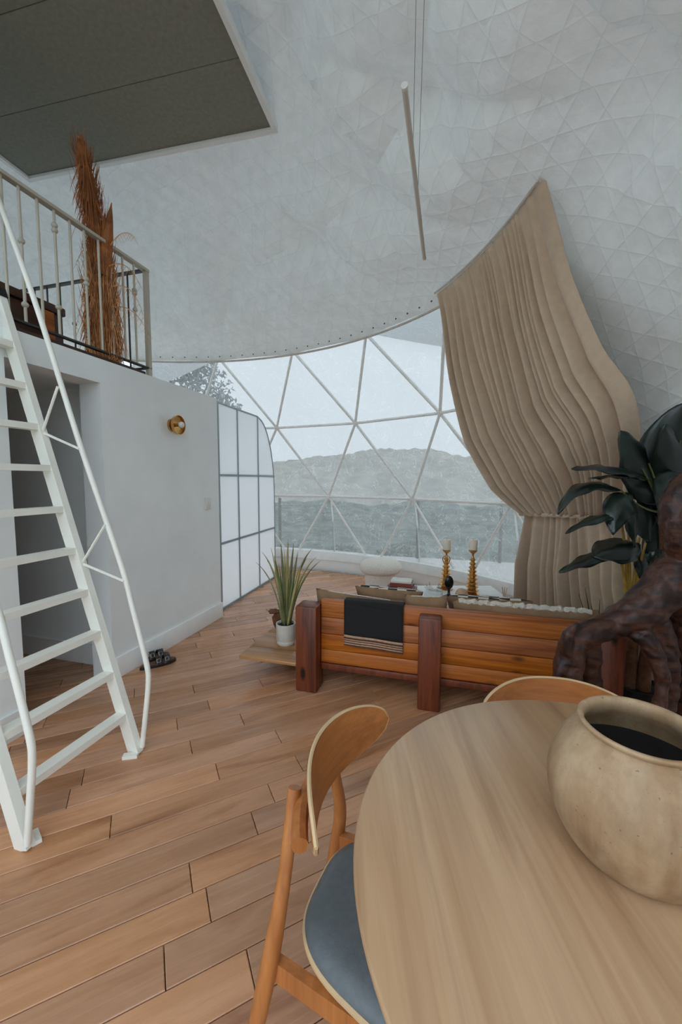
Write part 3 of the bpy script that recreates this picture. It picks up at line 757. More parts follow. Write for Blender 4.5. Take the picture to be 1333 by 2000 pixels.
# ================================================================== WALL FITTINGS
sc_ = thing('wall_sconce', 'round brass wall sconce with a clear bulb on the plaster wall', 'wall lamp', wl(-.64, -.0005, 1.77))
def on_wall(mb, s, z):                            # local z axis points out of the wall
    R = Matrix(((WA.x, 0, -WN.x, 0), (WA.y, 0, -WN.y, 0), (0, 1, 0, 0), (0, 0, 0, 1)))
    return mb.xf(Matrix.Translation(wl(s, 0, z)) @ R)
on_wall(MB().lathe([(.0, .001), (.05, .001), (.05, .02), (.018, .024), (.016, .045), (0, .045)], 28), -.64, 1.77).build('mount', 'brass', sc_, world=True)
on_wall(MB().lathe([(.0, .045), (.055, .047), (.068, .055), (.072, .075), (.075, .075), (.071, .052), (.057, .043), (0, .041)], 36), -.64, 1.77).build('dish', 'brass', sc_, world=True)
on_wall(MB().lathe([(0, .046), (.012, .046), (.013, .066), (0, .067)], 16), -.64, 1.77).build('socket', 'brass', sc_, world=True)
on_wall(MB().lathe([(0, .066), (.012, .07), (.022, .082), (.025, .094), (.021, .106), (.011, .115), (0, .117)], 20), -.64, 1.77).build('bulb', 'white_ceramic', sc_, world=True)
sw = thing('light_switch', 'white double light switch near the corner of the plaster wall', 'switch', wl(-.19, -.0005, 1.125))
MB().box((-.228, -.012, 1.07), (-.152, -.0005, 1.18), .003).xf(WMAT).build('plate', 'white_ceramic', sw, world=True)
for s in (-.207, -.173): MB().box((s-.009, -.016, 1.112), (s+.009, -.012, 1.14), .002).xf(WMAT).build('rocker', 'sill', sw, world=True)

# ---- hanging tube lamp
l0, l1 = onz(791, 172, 2.8), onz(829, 503, 2.8)
lp = thing('tube_pendant', 'slim pale tube lamp hanging level on two thin wires', 'pendant lamp', (l0+l1)/2)
MB().tube([l0, l1], .0115, 14).build('tube', 'lamp_tube', lp, world=True)
for q, d in ((l0, -1), (l1, 1)): e = (l1-l0).normalized()*d; MB().tube([q, q+e*.012], .013, 14).build('end_cap', 'white_ceramic', lp, world=True)
for yy, tx_, ty_ in ((310, 817, -190), (392, 835, -170)):
    b = min((lerp(l0, l1, k/200) for k in range(201)), key=lambda q: abs(1000-F*(q-CAM).dot(UP)/(q-CAM).dot(FW)-yy))
    d = ray(tx_, ty_).normalized(); k = 1.0
    while (CAM+d*k-DC).length < 4.24: k += .01
    MB().tube([b, CAM+d*k], .0013, 5).build('wire', 'wire', lp, world=True)

# ================================================================== CURTAIN
Lk = [(28.2, 43.42, 4.235), (29.76, 35.19, 4.14), (28.67, 26.99, 4.06), (26.41, 20.36, 4.05), (24.09, 16.25, 4.08)]
Rk = [(5.9, 44.88, 4.235), (7.12, 38.66, 4.14), (6.13, 32.52, 4.06), (5.4, 26.91, 4.05), (10.06, 17.13, 4.08)]
def ck(K, v):
    c = crm([Vector(q) for q in K], 10); x = v*(len(c)-1); i = min(int(x), len(c)-2); return c[i].lerp(c[i+1], x-i)
crng = random.Random(21)
def fold_table(n):
    ws = [crng.choice((.5, .7, 1.0, 1.35)) for _ in range(n)]; hs = [crng.uniform(.55, 1.15) for _ in range(n)]
    ac = [0]
    for w in ws: ac.append(ac[-1]+w)
    return [x/ac[-1] for x in ac], hs
FT = fold_table(19); FT[0][:] = [x*.84 for x in FT[0]]+[.90, 1.0]; FT[1].extend([.7, .45])
def fold(u, ft):
    xs_, hs = ft
    for i in range(len(hs)):
        if u <= xs_[i+1] or i == len(hs)-1:
            t = (u-xs_[i])/(xs_[i+1]-xs_[i]); t = max(0, min(1, t)); return hs[i]*math.sin(PI*t)**1.6
def upper(u, v):
    w = u+.012*math.sin(5*v+9*u)*math.sin(PI*v)
    q = ck(Lk, v).lerp(ck(Rk, v), u)
    q.y -= 2.0*math.sin(PI*v)*(u*(1-u))
    amp = (.012+.138*min(1, v*2.0))*(1-.55*max(0, v-.75)/.25)
    q.z -= amp*(.25+fold(w, FT))
    return sp(q.x, q.y, q.z)
cur = thing('curtain', 'long taupe linen curtain gathered by a tie beside the dome window', 'curtain', sp(17, 0, 4.1)-Vector((0, 0, DC.z)))
cur_loc = WM[cur.name].translation
MB().grid(upper, 420, 60).build('upper_drape', 'curtain', cur, world=True, angle=180, solid=.004)
FT2 = fold_table(13)
def lowerf(u, v):
    a = lerp(24.3, 10.0, u); b = lerp(26.6, 6.5, u); az = lerp(a, b, v**.8)
    z = lerp(1.085+.05*u, .012, v)
    rt_ = lerp(3.92, 4.12, v**.7)
    w = fold(u, FT2)
    r = rt_-(.05+.12*min(1, v*2.2))*w+.02
    return (DC.x+r*math.cos(math.radians(az)), DC.y+r*math.sin(math.radians(az)), z)
MB().grid(lowerf, 240, 30).build('lower_drape', 'curtain', cur, world=True, angle=180, solid=.004)
tie = [sp(lerp(24.6, 9.6, i/40), lerp(16.2, 17.0, i/40), 4.025+.012*math.sin(i*2.3)) for i in range(41)]
MB().tube(tie, [.016+.005*math.sin(i*1.9) for i in range(41)], 8).build('tie_band', 'curtain', cur, world=True)
hd = [sp(lerp(28.4, 5.8, i/60), lerp(43.6, 45.0, i/60), 4.225) for i in range(61)]
MB().tube(hd, .008, 6).build('track', 'hem', cur, world=True)

# ================================================================== SOFA
SA = Vector((-.1945, 2.482, 0)); SRZ = math.atan2(-.27035, .96276)
sofa = thing('log_sofa', 'low sofa of amber pine boards on red-brown beam posts, seen from behind', 'sofa', SA, SRZ)
for x0, x1, lab in ((-.078, .064, None), (.688, .818, None), (1.60, 1.73, None)):
    MB().box((x0, -.07, 0), (x1, .075, .555), .012).build('post', 'post', sofa)
for x0, x1 in ((.1, .22), (1.5, 1.62)): MB().box((x0, .74, 0), (x1, .86, .125), .008).build('front_leg', 'post', sofa)
zb = (.17, .258, .362, .470, .585)
for z0_, z1_ in zip(zb, zb[1:]): 
    MB().box((.066, .018+random.uniform(0, .004), z0_+.0015), (1.66, .068, z1_-.0015), .004).build('back_board', 'pine', sofa)
MB().box((.066, .012, .128), (1.66, .08, .168), .005).build('bottom_rail', 'post', sofa)
MB().box((-.495, -.045, .147), (-.08, .118, .172), .006).build('deck_board', 'deckwood', sofa)
for y0, y1 in ((.122, .385), (.389, .62), (.624, .86)): MB().box((-.495, y0, .147), (1.70, y1, .172), .006).build('deck_board', 'deckwood', sofa)
MB().box((-.30, .30, 0), (-.20, .8, .146), .006).build('side_trestle', 'post', sofa)

def cushion_mb(w, h, d, p=3.2, pinch=.35, side=0):
    def f(side):
        def g(u, v):
            x, y = 2*u-1, 2*v-1
            e = max(0, (1-abs(x)**p)*(1-abs(y)**p))**.45
            k = 1+pinch*.12*(abs(x*y))
            return (x*w/2*k*(1-.03*(1-y*y)), side*d/2*e, y*h/2*k*(1-.03*(1-x*x)))
        return g
    if side: return MB().grid(f(side), 20, 20)
    return MB().grid(f(1), 20, 20).grid(f(-1), 20, 20)
def cushion(name, label, mat, w, h, d, loc, tilt, roll=0, yaw=0, group=None, piping=None, top=None, front=None):
    p = SA+Matrix.Rotation(SRZ, 3, 'Z') @ Vector(loc)
    t = thing(name, label, 'cushion', p, SRZ+yaw, group)
    R = Matrix.Rotation(tilt, 4, 'X') @ Matrix.Rotation(roll, 4, 'Y')
    if front:
        cushion_mb(w, h, d, side=-1).xf(R).build('back_cover', mat, t); cushion_mb(w, h, d, side=1).xf(R).build('front_cover', front, t)
    else: cushion_mb(w, h, d).xf(R).build('cover', mat, t)
    if piping:
        pts = []
        for i in range(81):
            a = 2*PI*i/80; ca, sa = math.cos(a), math.sin(a); pts.append(Vector((math.copysign(abs(ca)**.22, ca)*w/2, 0, math.copysign(abs(sa)**.22, sa)*h/2)))
        MB().tube(pts, .004, 6, cap=False).xf(R).build('piping', piping, t)
    if top:
        mb = MB().tube([Vector((lerp(-w*.47, w*.47, i/40), .0, h/2-.008+.005*math.sin(i*1.7))) for i in range(41)], [.018+.004*math.sin(i*2.9) for i in range(41)], 8)
        mb.xf(R).build('fleece_edge', top, t)
    return t
p = SA+Matrix.Rotation(SRZ, 3, 'Z') @ Vector((.87, .49, .175))
mt = thing('seat_mattress', 'brown canvas seat mattress lying on the sofa deck', 'mattress', p, SRZ)
MB().box((-.78, -.20, 0), (.78, .36, .15), .03).build('cover', 'canvas', mt)
cushion('back_cushion', 'brown canvas cushion leaning at the left end of the sofa back', 'canvas', .57, .44, .12, (.27, .185, .375), .18, .07, 0, 'sofa cushions', 'sherpa')
cushion('back_cushion', 'brown canvas cushion rising behind the middle sofa post', 'canvas', .25, .48, .11, (.725, .19, .385), .18, -.05, 0, 'sofa cushions', 'sherpa')
cushion('back_cushion', 'wide brown cushion with a fleecy cream top edge along the right sofa back', 'canvas', .76, .46, .12, (1.27, .185, .39), .18, .0, 0, 'sofa cushions', None, 'sherpa')
cushion('check_pillow', 'black and cream checked pillow beside the black throw', 'canvas', .44, .30, .13, (.45, .36, .49), .62, .04, .05, 'checked pillows', front='check')
cushion('check_pillow', 'black and cream checked pillow below the brass candlesticks', 'canvas', .50, .30, .13, (1.10, .37, .475), .62, -.04, -.05, 'checked pillows', front='check')

# ---- throw over the sofa back
th = thing('black_throw', 'black woven throw with tan striped border hanging over the sofa back', 'throw', SA, SRZ)
def strip(z0_, z1_, mat, name, off=0.0):
    def g(u, v):
        x = lerp(.222, .592, u); z = lerp(z0_, z1_, v)-.012*u
        return (x, .010-off-.004*math.sin(u*9)*(1-v*.3)-.003*u, z)
    MB().grid(g, 24, 10).build(name, mat, th, solid=.005)
def topf(u, v):
    x = lerp(.222, .592, u); a = v
    if a < .35: q = (.010, lerp(.57, .592, a/.35))
    elif a < .7: q = (lerp(.010, .074, (a-.35)/.35), .5945)
    else: q = (.077, lerp(.592, .50, (a-.7)/.3))
    return (x, q[0]-(.003*u if a < .35 else 0), q[1]+(-.012*u if a < .1 else 0))
MB().grid(topf, 24, 24).build('fold', 'throw', th, solid=.006)
strip(.572, .375, 'throw', 'black_field')
for i, (z0_, z1_, m) in enumerate(((.375, .362, 'throw_band'), (.362, .350, 'throw_line'), (.350, .344, 'throw_band'), (.344, .338, 'throw_line'), (.338, .330, 'throw_band'), (.330, .323, 'throw_line'), (.323, .316, 'throw_band'), (.316, .306, 'throw_line'))):
    strip(z0_, z1_, m, 'stripe')

# ---- sword leaf plant on the sofa's side deck
pp = onz(560, 1252, .172); pp = Vector((-.392, 2.765, .1725))
yp = thing('sword_leaf_plant', 'upright sword leaf plant in a round white pot on the sofa deck', 'plant', pp)
MB().lathe([(0, 0), (.058, 0), (.064, .006), (.067, .03), (.066, .032), (.069, .036), (.070, .14), (.0695, .152), (.064, .152), (.063, .13), (0, .13)], 36).build('pot', 'white_pot', yp)
MB().lathe([(0, .131), (.063, .131), (.063, .134), (0, .142)], 24).build('soil', 'soil', yp)
rng = random.Random(5)
tips = [(563, 1053, 2.76), (549, 1060, 2.72), (574, 1062, 2.8), (556, 1075, 2.85), (582, 1078, 2.74), (512, 1078, 2.74), (522, 1095, 2.66), (500, 1098, 2.8), (610, 1072, 2.7), (618, 1088, 2.82), (626, 1096, 2.74), (536, 1085, 2.62), (590, 1100, 2.62), (545, 1100, 2.9), (570, 1095, 2.92), (530, 1070, 2.83), (600, 1090, 2.9)]
for i, (x, y, Y) in enumerate(tips):
    tip = at(x, y, Y)-pp; side = abs(x-562) > 35
    b = Vector((tip.x*.12, tip.y*.12, .13)); m = Vector((tip.x*.32 if side else tip.x*.45, tip.y*.35, tip.z*(.80 if side else .6)))
    path = bez(b, m, tip, 14); w = .0135 if not side else .010
    hd_ = Vector((-(tip.y), tip.x, 0)); hd_ = hd_.normalized() if hd_.length > .02 else Vector((1, 0, 0)); hd_ = (hd_*.5+Vector((1, -.2, 0))).normalized()
    vs = []
    for k, q in enumerate(path):
        t = k/14; ww = w*(.75+.6*t-.2)*(1-t**3)+.0004; n = Vector((-hd_.y, hd_.x, 0))
        vs += [q-hd_*ww+n*ww*.35, q-n*.001, q+hd_*ww+n*ww*.35]
    fs = [(3*k+j, 3*k+3+j, 3*k+4+j, 3*k+1+j) for k in range(14) for j in (0, 1)]
    MB().add(vs, fs).build('leaf', 'blade' if i % 3 else 'blade_edge', yp, solid=.0016)
ws = thing('driftwood_chunk', 'small weathered wood chunk behind the white plant pot', 'driftwood', onz(541, 1228, .1725))
MB().blob((0, 0, .07), (.035, .03, .07), 14, 10, lambda q: 1+.18*math.sin(q.x*7+q.z*5)).blob((-.02, .0, .14), (.05, .03, .02), 14, 8, lambda q: 1+.15*math.sin(q.x*9)).build('block', 'bark', ws)

# ================================================================== MUSHROOM STOOL
so = thing('mushroom_stool', 'cream boucle mushroom stool with a domed top by the window', 'stool', (.45, 4.42, 0))
MB().lathe([(0, 0), (.168, 0), (.176, .01), (.172, .15), (.18, .32), (0, .32)], 40).build('stem', 'boucle', so)
MB().lathe([(0, .30), (.18, .302), (.215, .312), (.232, .335), (.238, .365), (.228, .400), (.195, .432), (.13, .452), (.05, .461), (0, .462)], 48).build('top', 'boucle', so)

# ================================================================== COFFEE TABLE AND WHAT STANDS ON IT
CT = Vector((1.0, 3.45, 0)); ct = thing('coffee_table', 'pale topped low coffee table between sofa and window', 'table', CT, 0)
MB().box((-.54, -.24, .315), (.42, .24, .35), .006).build('top', 'sill', ct)
for x in (-.47, .35):
    for y in (-.19, .19): MB().box((x-.03, y-.03, 0), (x+.03, y+.03, .315), .004).build('leg', 'chest', ct)
TZ = .3505
def book(px, py, z, w, d, h, cov, label, rz):
    c = onz(px, py, TZ); b = thing('book', label, 'book', (c.x, c.y+.06, z), SRZ+rz, 'books stacked on the coffee table')
    MB().box((-w/2+.004, -d/2+.003, .003), (w/2-.004, d/2-.003, h-.003)).build('pages', 'paper', b, smooth=False)
    MB().box((-w/2, -d/2, 0), (w/2, d/2, .003)).box((-w/2, -d/2, h-.003), (w/2, d/2, h)).box((-w/2, -d/2-.003, 0), (w/2, -d/2, h), .001).build('cover', cov, b, smooth=False)
book(787, 1158, TZ, .27, .21, .026, 'book_mauve', 'mauve book at the bottom of the coffee table stack', .05)
book(786, 1158, TZ+.0265, .22, .17, .025, 'book_plum', 'plum book in the middle of the coffee table stack', -.04)
book(787, 1158, TZ+.052, .19, .15, .034, 'book_red', 'thick red book on top of the coffee table stack', .0)
MBp = thing('notepad', 'white notepad lying on the red book', 'notepad', (onz(787, 1158, TZ).x, onz(787, 1158, TZ).y+.06, TZ+.0865), SRZ)
MB().box((-.09, -.07, 0), (.09, .07, .018), .002).build('sheets', 'paper', MBp); MB().box((-.09, -.071, .004), (-.086, .071, .0185)).build('binding', 'white_ceramic', MBp)
def candlestick(px, py, H, label, clabel, handles, n):
    c = onz(px, py, TZ); t = thing('candlestick', label, 'candlestick', (c.x, c.y, TZ), 0, 'brass candlesticks')
    prof = [(0, 0), (.064, 0), (.066, .008), (.04, .02)]
    for i in range(n):
        z0_ = .02+(H-.09)*i/n; z1_ = .02+(H-.09)*(i+1)/n; r = lerp(.062, .026, i/(n-1)); h = z1_-z0_
        prof += [(r*.55, z0_+.1*h), (r*.8, z0_+.3*h), (r*.98, z0_+.5*h), (r*.92, z0_+.62*h), (r*.6, z0_+.85*h)]
    prof += [(.010, H-.065), (.009, H-.04), (.014, H-.032), (.034, H-.014), (.040, H-.002), (.038, H), (.0, H-.004)]
    MB().lathe(prof, 28).build('stem', 'brass', t)
    if handles:
        for s in (-1, 1): MB().tube(bez((s*.012, 0, H-.06), (s*.05, 0, H-.075), (s*.02, 0, H-.125), 10), .0045, 6).build('handle', 'brass', t)
    cdl = thing('pillar_candle', clabel, 'candle', (c.x, c.y, TZ+H-.003), 0, 'ivory pillar candles')
    MB().lathe([(0, 0), (.0345, 0), (.0355, .002), (.036, .086), (.033, .092), (.012, .088), (0, .088)], 28).build('wax', 'candle', cdl)
    MB().tube([(0, 0, .086), (.001, 0, .1)], .0012, 5).build('wick', 'black', cdl)
candlestick(871, 1150, .365, 'ringed brass candlestick with small side handles', 'ivory pillar candle on the handled candlestick', True, 8)
candlestick(922, 1161, .395, 'ringed brass candlestick tapering upward without handles', 'ivory pillar candle on the plain tapering candlestick', False, 9)
c = onz(877, 1166, TZ); t = thing('oval_sculpture', 'glossy black oval sculpture on a stem before the left candlestick', 'sculpture', (c.x, c.y, TZ))
MB().lathe([(0, 0), (.045, 0), (.047, .008), (.02, .018), (.011, .03), (.0095, .075), (0, .075)], 28).build('base', 'black', t)
MB().blob((0, 0, .125), (.038, .018, .058), 24, 16).build('disc', 'black', t)
c = onz(902, 1172, TZ); t = thing('stone_ball', 'round beige stone ball between the candlesticks', 'ornament', (c.x, c.y, TZ))
MB().blob((0, 0, .05), (.052, .052, .05), 24, 16).build('ball', 'stone', t); MB().lathe([(0, 0), (.03, 0), (.03, .008), (0, .008)], 24).build('foot', 'stone', t)
c = onz(847, 1165, TZ); t = thing('ceramic_bowl', 'square grey bowl holding pale dried pods', 'bowl', (c.x, c.y, TZ), SRZ)
MB().box((-.075, -.06, 0), (.075, .06, .055), .012).build('bowl_body', 'sill', t)
mb = MB()
for i in range(14): mb.blob((random.uniform(-.06, .06), random.uniform(-.045, .045), .062+random.uniform(0, .02)), (.02, .012, .008), 8, 6)
mb.build('pods', 'white_ceramic', t); mb = MB()
for i in range(8): 
    q = (random.uniform(-.05, .05), random.uniform(-.03, .03), .06); mb.tube([q, (q[0]*1.5, q[1]*1.4, .09+random.uniform(0, .03))], .002, 5)
mb.build('twigs', 'dark_iron', t)
c = onz(985, 1178, TZ); t = thing('diffuser', 'small clear bottle with amber sticks at the right of the coffee table', 'diffuser', (c.x, c.y, TZ))
MB().lathe([(0, 0), (.028, 0), (.03, .004), (.03, .04), (.014, .05), (.013, .06), (.009, .06), (.009, .045), (0, .045)], 20).build('bottle', 'white_ceramic', t)
mb = MB()
for i in range(6): a = i*1.05; mb.tube([(0, 0, .03), (.022*math.cos(a), .022*math.sin(a), .13)], .002, 5)
mb.build('sticks', 'stone', t)
c = onz(952, 1170, TZ); t = thing('small_dish', 'shallow white dish right of the tapering candlestick', 'dish', (c.x, c.y, TZ))
MB().lathe([(0, 0), (.03, 0), (.055, .014), (.058, .02), (.053, .018), (.03, .006), (0, .005)], 28).build('plate', 'white_ceramic', t); MB().blob((.0, 0, .018), (.015, .015, .012), 10, 8).build('pebble', 'stone', t)

# ================================================================== DINING TABLE, JAR
TC = Vector((.499, .566, 0)); TR = .478
dt = thing('dining_table', 'round pale wood dining table in the foreground', 'table', TC)
MB().lathe([(0, .726), (TR-.016, .726), (TR-.003, .734), (TR, .742), (TR-.001, .748), (TR-.004, .75), (0, .75)], 128).build('top', 'tabletop', dt, angle=50)
MB().lathe([(0, .06), (.05, .06), (.045, .3), (.05, .6), (.10, .70), (.16, .7255), (0, .7255)], 32).build('pedestal', 'table_edge', dt)
for i in range(4):
    a = PI/4+i*PI/2; MB().tube(bez((0, 0, .16), (.16*math.cos(a), .16*math.sin(a), .12), (.31*math.cos(a), .31*math.sin(a), .02), 8), [.034, .033, .031, .029, .027, .025, .022, .020, .019], 10).build('foot', 'table_edge', dt)
JC = Vector((.482, .6055, .75)); H = .21
jr = thing('clay_jar', 'large round tan clay jar with a wide open mouth on the dining table', 'jar', JC)
prof = [(0, 0), (.084, 0)]
for i in range(1, 31):
    t = i/30
    if t < .5: r = .088+.042*math.sin(PI/2*t/.5)**.75
    else: r = .082+.048*math.cos(PI/2*(t-.5)/.5)**.75
    prof.append((r, t*H*.945))
prof += [(.0835, .2), (.0875, .2045), (.0888, .208), (.0865, .2105), (.0815, .2095), (.0785, .204), (.0775, .197), (.084, .182), (.104, .160), (.114, .138)]
MB().lathe(prof, 96, cap=False).build('body', 'jar', jr, angle=70)
MB().lathe([(.1143, .1385), (.1143, .137), (.1165, .125), (.118, .105), (.108, .06), (.08, .02), (0, .014)], 64, cap=False).build('dark_inside', 'jar_dark', jr, angle=70, label='dark inside of the jar')  # near-black inner surface below the tan neck

# ================================================================== CHAIRS
def make_chair(label, O, fx, fy):
    t = thing('dining_chair', label, 'chair', O, math.atan2(fy, fx), 'curved back dining chairs')
    n = 30
    def hx(y): return .018+.085*(abs(y)/.21)**2
    def plate(u, w, off):
        y = lerp(-.21, .21, u); hh = .068*max(0, 1-abs(y/.21)**2.8)**.5
        z = .70+w*hh; return (hx(y)+off-.10*(z-.70), y, z)
    mb = MB().grid(lambda u, v: plate(u, 2*v-1, 0), 40, 12).grid(lambda u, v: plate(u, 2*v-1, .011), 40, 12)
    mb.build('backrest', 'chair_ply', t, angle=60)
    eg = MB()
    for s in (-1, 1): eg.grid(lambda u, v: plate(u, s, .011*v), 40, 1)
    e2 = MB().tube([Vector(plate(k/40, 1, .0055)) for k in range(41)]+[Vector(plate(1-k/40, -1, .0055)) for k in range(41)], .0048, 6)
    e2.build('backrest_edge', 'ply_edge', t)
    rail = [(hx(y)-.022, y, .648) for y in [-.175+.35*k/16 for k in range(17)]]
    MB().tube(rail, [.017]*17, 8).build('back_rail', 'chair', t)
    for s in (-1, 1):
        MB().tube(crm([(-.09, s*.195, 0), (-.05, s*.182, .2), (-.014, s*.165, .40), (-.008, s*.125, .54), (-.012, s*.082, .675)], 5), [.011, .0125, .014, .0155, .0165, .018, .019, .0195, .0195, .019, .0185, .0175, .0165, .016, .0155, .015, .015, .015, .015, .015, .0145], 10).build('rear_leg', 'chair', t)
        MB().tube([(.34, s*.205, 0), (.325, s*.195, .2), (.31, s*.18, .37)], [.011, .016, .018], 10).build('front_leg', 'chair', t)
        MB().bar((-.01, s*.160, .335), (.31, s*.18, .335), .02, .045).build('side_rail', 'chair', t)
    MB().bar((.31, -.18, .335), (.31, .18, .335), .02, .04).build('front_rail', 'chair', t)
    def seat(side):
        def g(u, v):
            a = 2*PI*u; k = v; ca, sa = math.cos(a), math.sin(a)
            ex, ey = math.copysign(abs(ca)**.62, ca), math.copysign(abs(sa)**.62, sa)
            x = .182+.176*ex*k; hw = lerp(.150, .205, min(1, max(0, (x-.02)/.26))); y = hw*ey*k
            top = .400+.012*(1-k**4)-.018*k**10+.022*(y/.22)**2*0-.012*math.exp(-((x-.2)/.15)**2-(y/.12)**2)
            return (x, y, top if side > 0 else .366+.01*k)
        return g
    MB().grid(seat(1), 56, 14).grid(seat(-1), 56, 2).grid(lambda u, v: (Vector(seat(1)(u, 1)).lerp(Vector(seat(-1)(u, 1)), v)), 56, 3).build('seat', 'leather', t, angle=70)
    MB().tube([Vector(seat(-1)(k/56, 1.0))+Vector((0, 0, -.004)) for k in range(57)], .006, 6, cap=False).build('seat_shell', 'ply_edge', t)
    return t
make_chair('curved back beech chair with charcoal seat at the left of the table', (-.055, .889, 0), .91, -.41)
make_chair('curved back beech chair at the far side of the table behind the jar', (.623, 1.143, 0), -.15, -.99)

# ================================================================== SANDALS
def sandal(label, c, rz, sgn):
    t = thing('sandal', label, 'sandal', c, rz, 'pair of buckled sandals')
    ol = []
    for i in range(36):
        a = 2*PI*i/36; x = .125*math.cos(a); w = .036+.012*(x/.125)+.006*math.cos(2*a)*.3; ol.append((x, w*math.sin(a)*1.0+sgn*.006*math.cos(a)))
    MB().extrude(ol, 0, .02).build('sole', 'sandal', t); MB().extrude([(x*.97, y*.94) for x, y in ol], .0205, .027).build('footbed', 'cork', t)
    for x0 in (-.005, .052):
        st_ = MB().grid(lambda u, v: (x0-.02+.04*v+.006*math.sin(PI*u), lerp(-.046, .046, u), .014+.052*math.sin(PI*u)**.75), 18, 4).build('strap', 'sandal', t, solid=.004)
        MB().tube([(x0-.012, -.028, .058), (x0+.012, -.028, .058), (x0+.012, -.044, .04), (x0-.012, -.044, .04), (x0-.012, -.028, .058)], .0025, 6).build('buckle', 'silver', st_)
    return t
sandal('dark buckled sandal nearer the room, on the floor by the baseboard', onz(306, 1303, 0)+Vector((.0, .03, 0)), math.radians(38), 1)
sandal('dark buckled sandal against the baseboard, half hidden by its pair', onz(306, 1303, 0)+Vector((-.085, .11, 0)), math.radians(42), -1)

# ================================================================== DRIFTWOOD SCULPTURE
YD = 1.72
dw = thing('driftwood_root', 'large gnarled reddish driftwood root standing behind the dining table', 'driftwood', at(1230, 1300, YD)*1.0-Vector((0, 0, at(1230, 1300, YD).z)))
def dpath(pts): 
    P = [at(x, y, YD+dy) for x, y, r, dy in pts]; 
    for q in P: q.z = max(q.z, .0)
    c = crm(P, 5); rr = []
    for i in range(len(pts)-1):
        for k in range(5): rr.append(lerp(pts[i][2], pts[i+1][2], k/5)*YD/776)
    rr.append(pts[-1][2]*YD/776); return c, rr
mb = MB()
for pts in ([(1420, 1040, 34, .1), (1365, 1068, 36, .05), (1325, 1112, 38, 0), (1290, 1158, 41, 0), (1240, 1200, 38, 0), (1190, 1222, 27, 0), (1150, 1236, 24, -.02), (1124, 1254, 25, -.03), (1114, 1285, 26, -.03), (1108, 1330, 27, -.02), (1105, 1420, 25, 0), (1100, 1532, 28, 0)],
            [(1150, 1240, 24, 0), (1150, 1285, 24, .02), (1158, 1340, 20, .04), (1176, 1430, 14, .06), (1180, 1520, 16, .08)],
            [(1116, 1285, 16, -.04), (1106, 1262, 12, -.06), (1113, 1236, 9, -.07), (1131, 1217, 3, -.07)],
            [(1112, 1280, 16, -.04), (1100, 1300, 12, -.06), (1082, 1334, 3, -.07)],
            [(1335, 1095, 24, -.02), (1322, 1050, 22, -.03), (1322, 1010, 28, -.03), (1332, 975, 34, -.02), (1352, 948, 30, 0), (1380, 935, 20, .02)],
            [(1265, 1200, 34, .02), (1285, 1245, 32, .02), (1300, 1290, 25, .0), (1305, 1340, 20, 0), (1296, 1400, 18, 0), (1290, 1530, 22, 0)],
            [(1330, 1130, 40, .03), (1350, 1200, 42, .05), (1350, 1270, 34, .05), (1345, 1350, 28, .05), (1355, 1530, 34, .05)],
            [(1250, 1235, 20, -.04), (1272, 1262, 17, -.06), (1296, 1330, 12, -.08), (1282, 1400, 11, -.08)]):
    c, rr = dpath(pts); mb.tube(c, rr, 12)
for q in mb.v: q.z = max(q.z, .0)
o = mb.build('root', 'drift', dw, world=True)
rm = o.modifiers.new('fuse', 'REMESH'); rm.mode = 'VOXEL'; rm.voxel_size = .008; rm.use_smooth_shade = True
tx = bpy.data.textures.new('gnarls', 'CLOUDS'); tx.noise_scale = .075; tx.noise_depth = 2
dm = o.modifiers.new('gnarls', 'DISPLACE'); dm.texture = tx; dm.strength = .016; dm.mid_level = .5
tx2 = bpy.data.textures.new('ridges', 'WOOD'); tx2.noise_scale = .06; tx2.wood_type = 'BANDNOISE'; tx2.turbulence = 8
dm2 = o.modifiers.new('ridges', 'DISPLACE'); dm2.texture = tx2; dm2.strength = .006

# ================================================================== LARGE LEAFY PLANT
PO = Vector((1.66, 2.14, 0))
lpnt = thing('leafy_plant', 'tall dark broad leaved plant in a black pot beside the curtain', 'plant', PO)
MB().lathe([(0, 0), (.095, 0), (.10, .01), (.122, .20), (.126, .215), (.118, .215), (.113, .19), (0, .19)], 36).build('pot', 'black_pot', lpnt)
MB().lathe([(0, .191), (.112, .191), (.1, .2), (0, .205)], 24).build('soil', 'soil', lpnt)
def stemp(pts, r, mat, name='trunk'):
    MB().tube(crm([at(x, y, Y) if isinstance(x, (int, float)) and y > 50 else (x, y, Y) for x, y, Y in pts], 5), r, 10).build(name, mat, lpnt, world=True)
def taper(n, a, b): return [lerp(a, b, i/(n-1)) for i in range(n)]
stemp([(1228, 1375, 2.13), (1232, 1300, 2.13), (1236, 1230, 2.13), (1230, 1170, 2.13)], taper(16, .034, .026), 'bark')
stemp([(1255, 1378, 2.1), (1262, 1290, 2.1), (1284, 1190, 2.1), (1298, 1090, 2.1), (1296, 990, 2.12)], taper(21, .036, .022), 'bark')
stemp([(1285, 1375, 2.18), (1300, 1250, 2.2), (1310, 1120, 2.2)], taper(11, .03, .02), 'bark')
for x0, y0, x1, y1, x2, y2 in ((1224, 1172, 1222, 1120, 1205, 1060), (1230, 1172, 1232, 1120, 1228, 1040), (1236, 1170, 1240, 1110, 1250, 1050), (1228, 1170, 1226, 1100, 1215, 1020), (1240, 1170, 1246, 1120, 1262, 1060)):
    MB().tube(bez(at(x0, y0, 2.1), at(x1, y1, 2.08), at(x2, y2, 2.06), 8), taper(9, .010, .005), 8).build('stem', 'stem', lpnt, world=True)
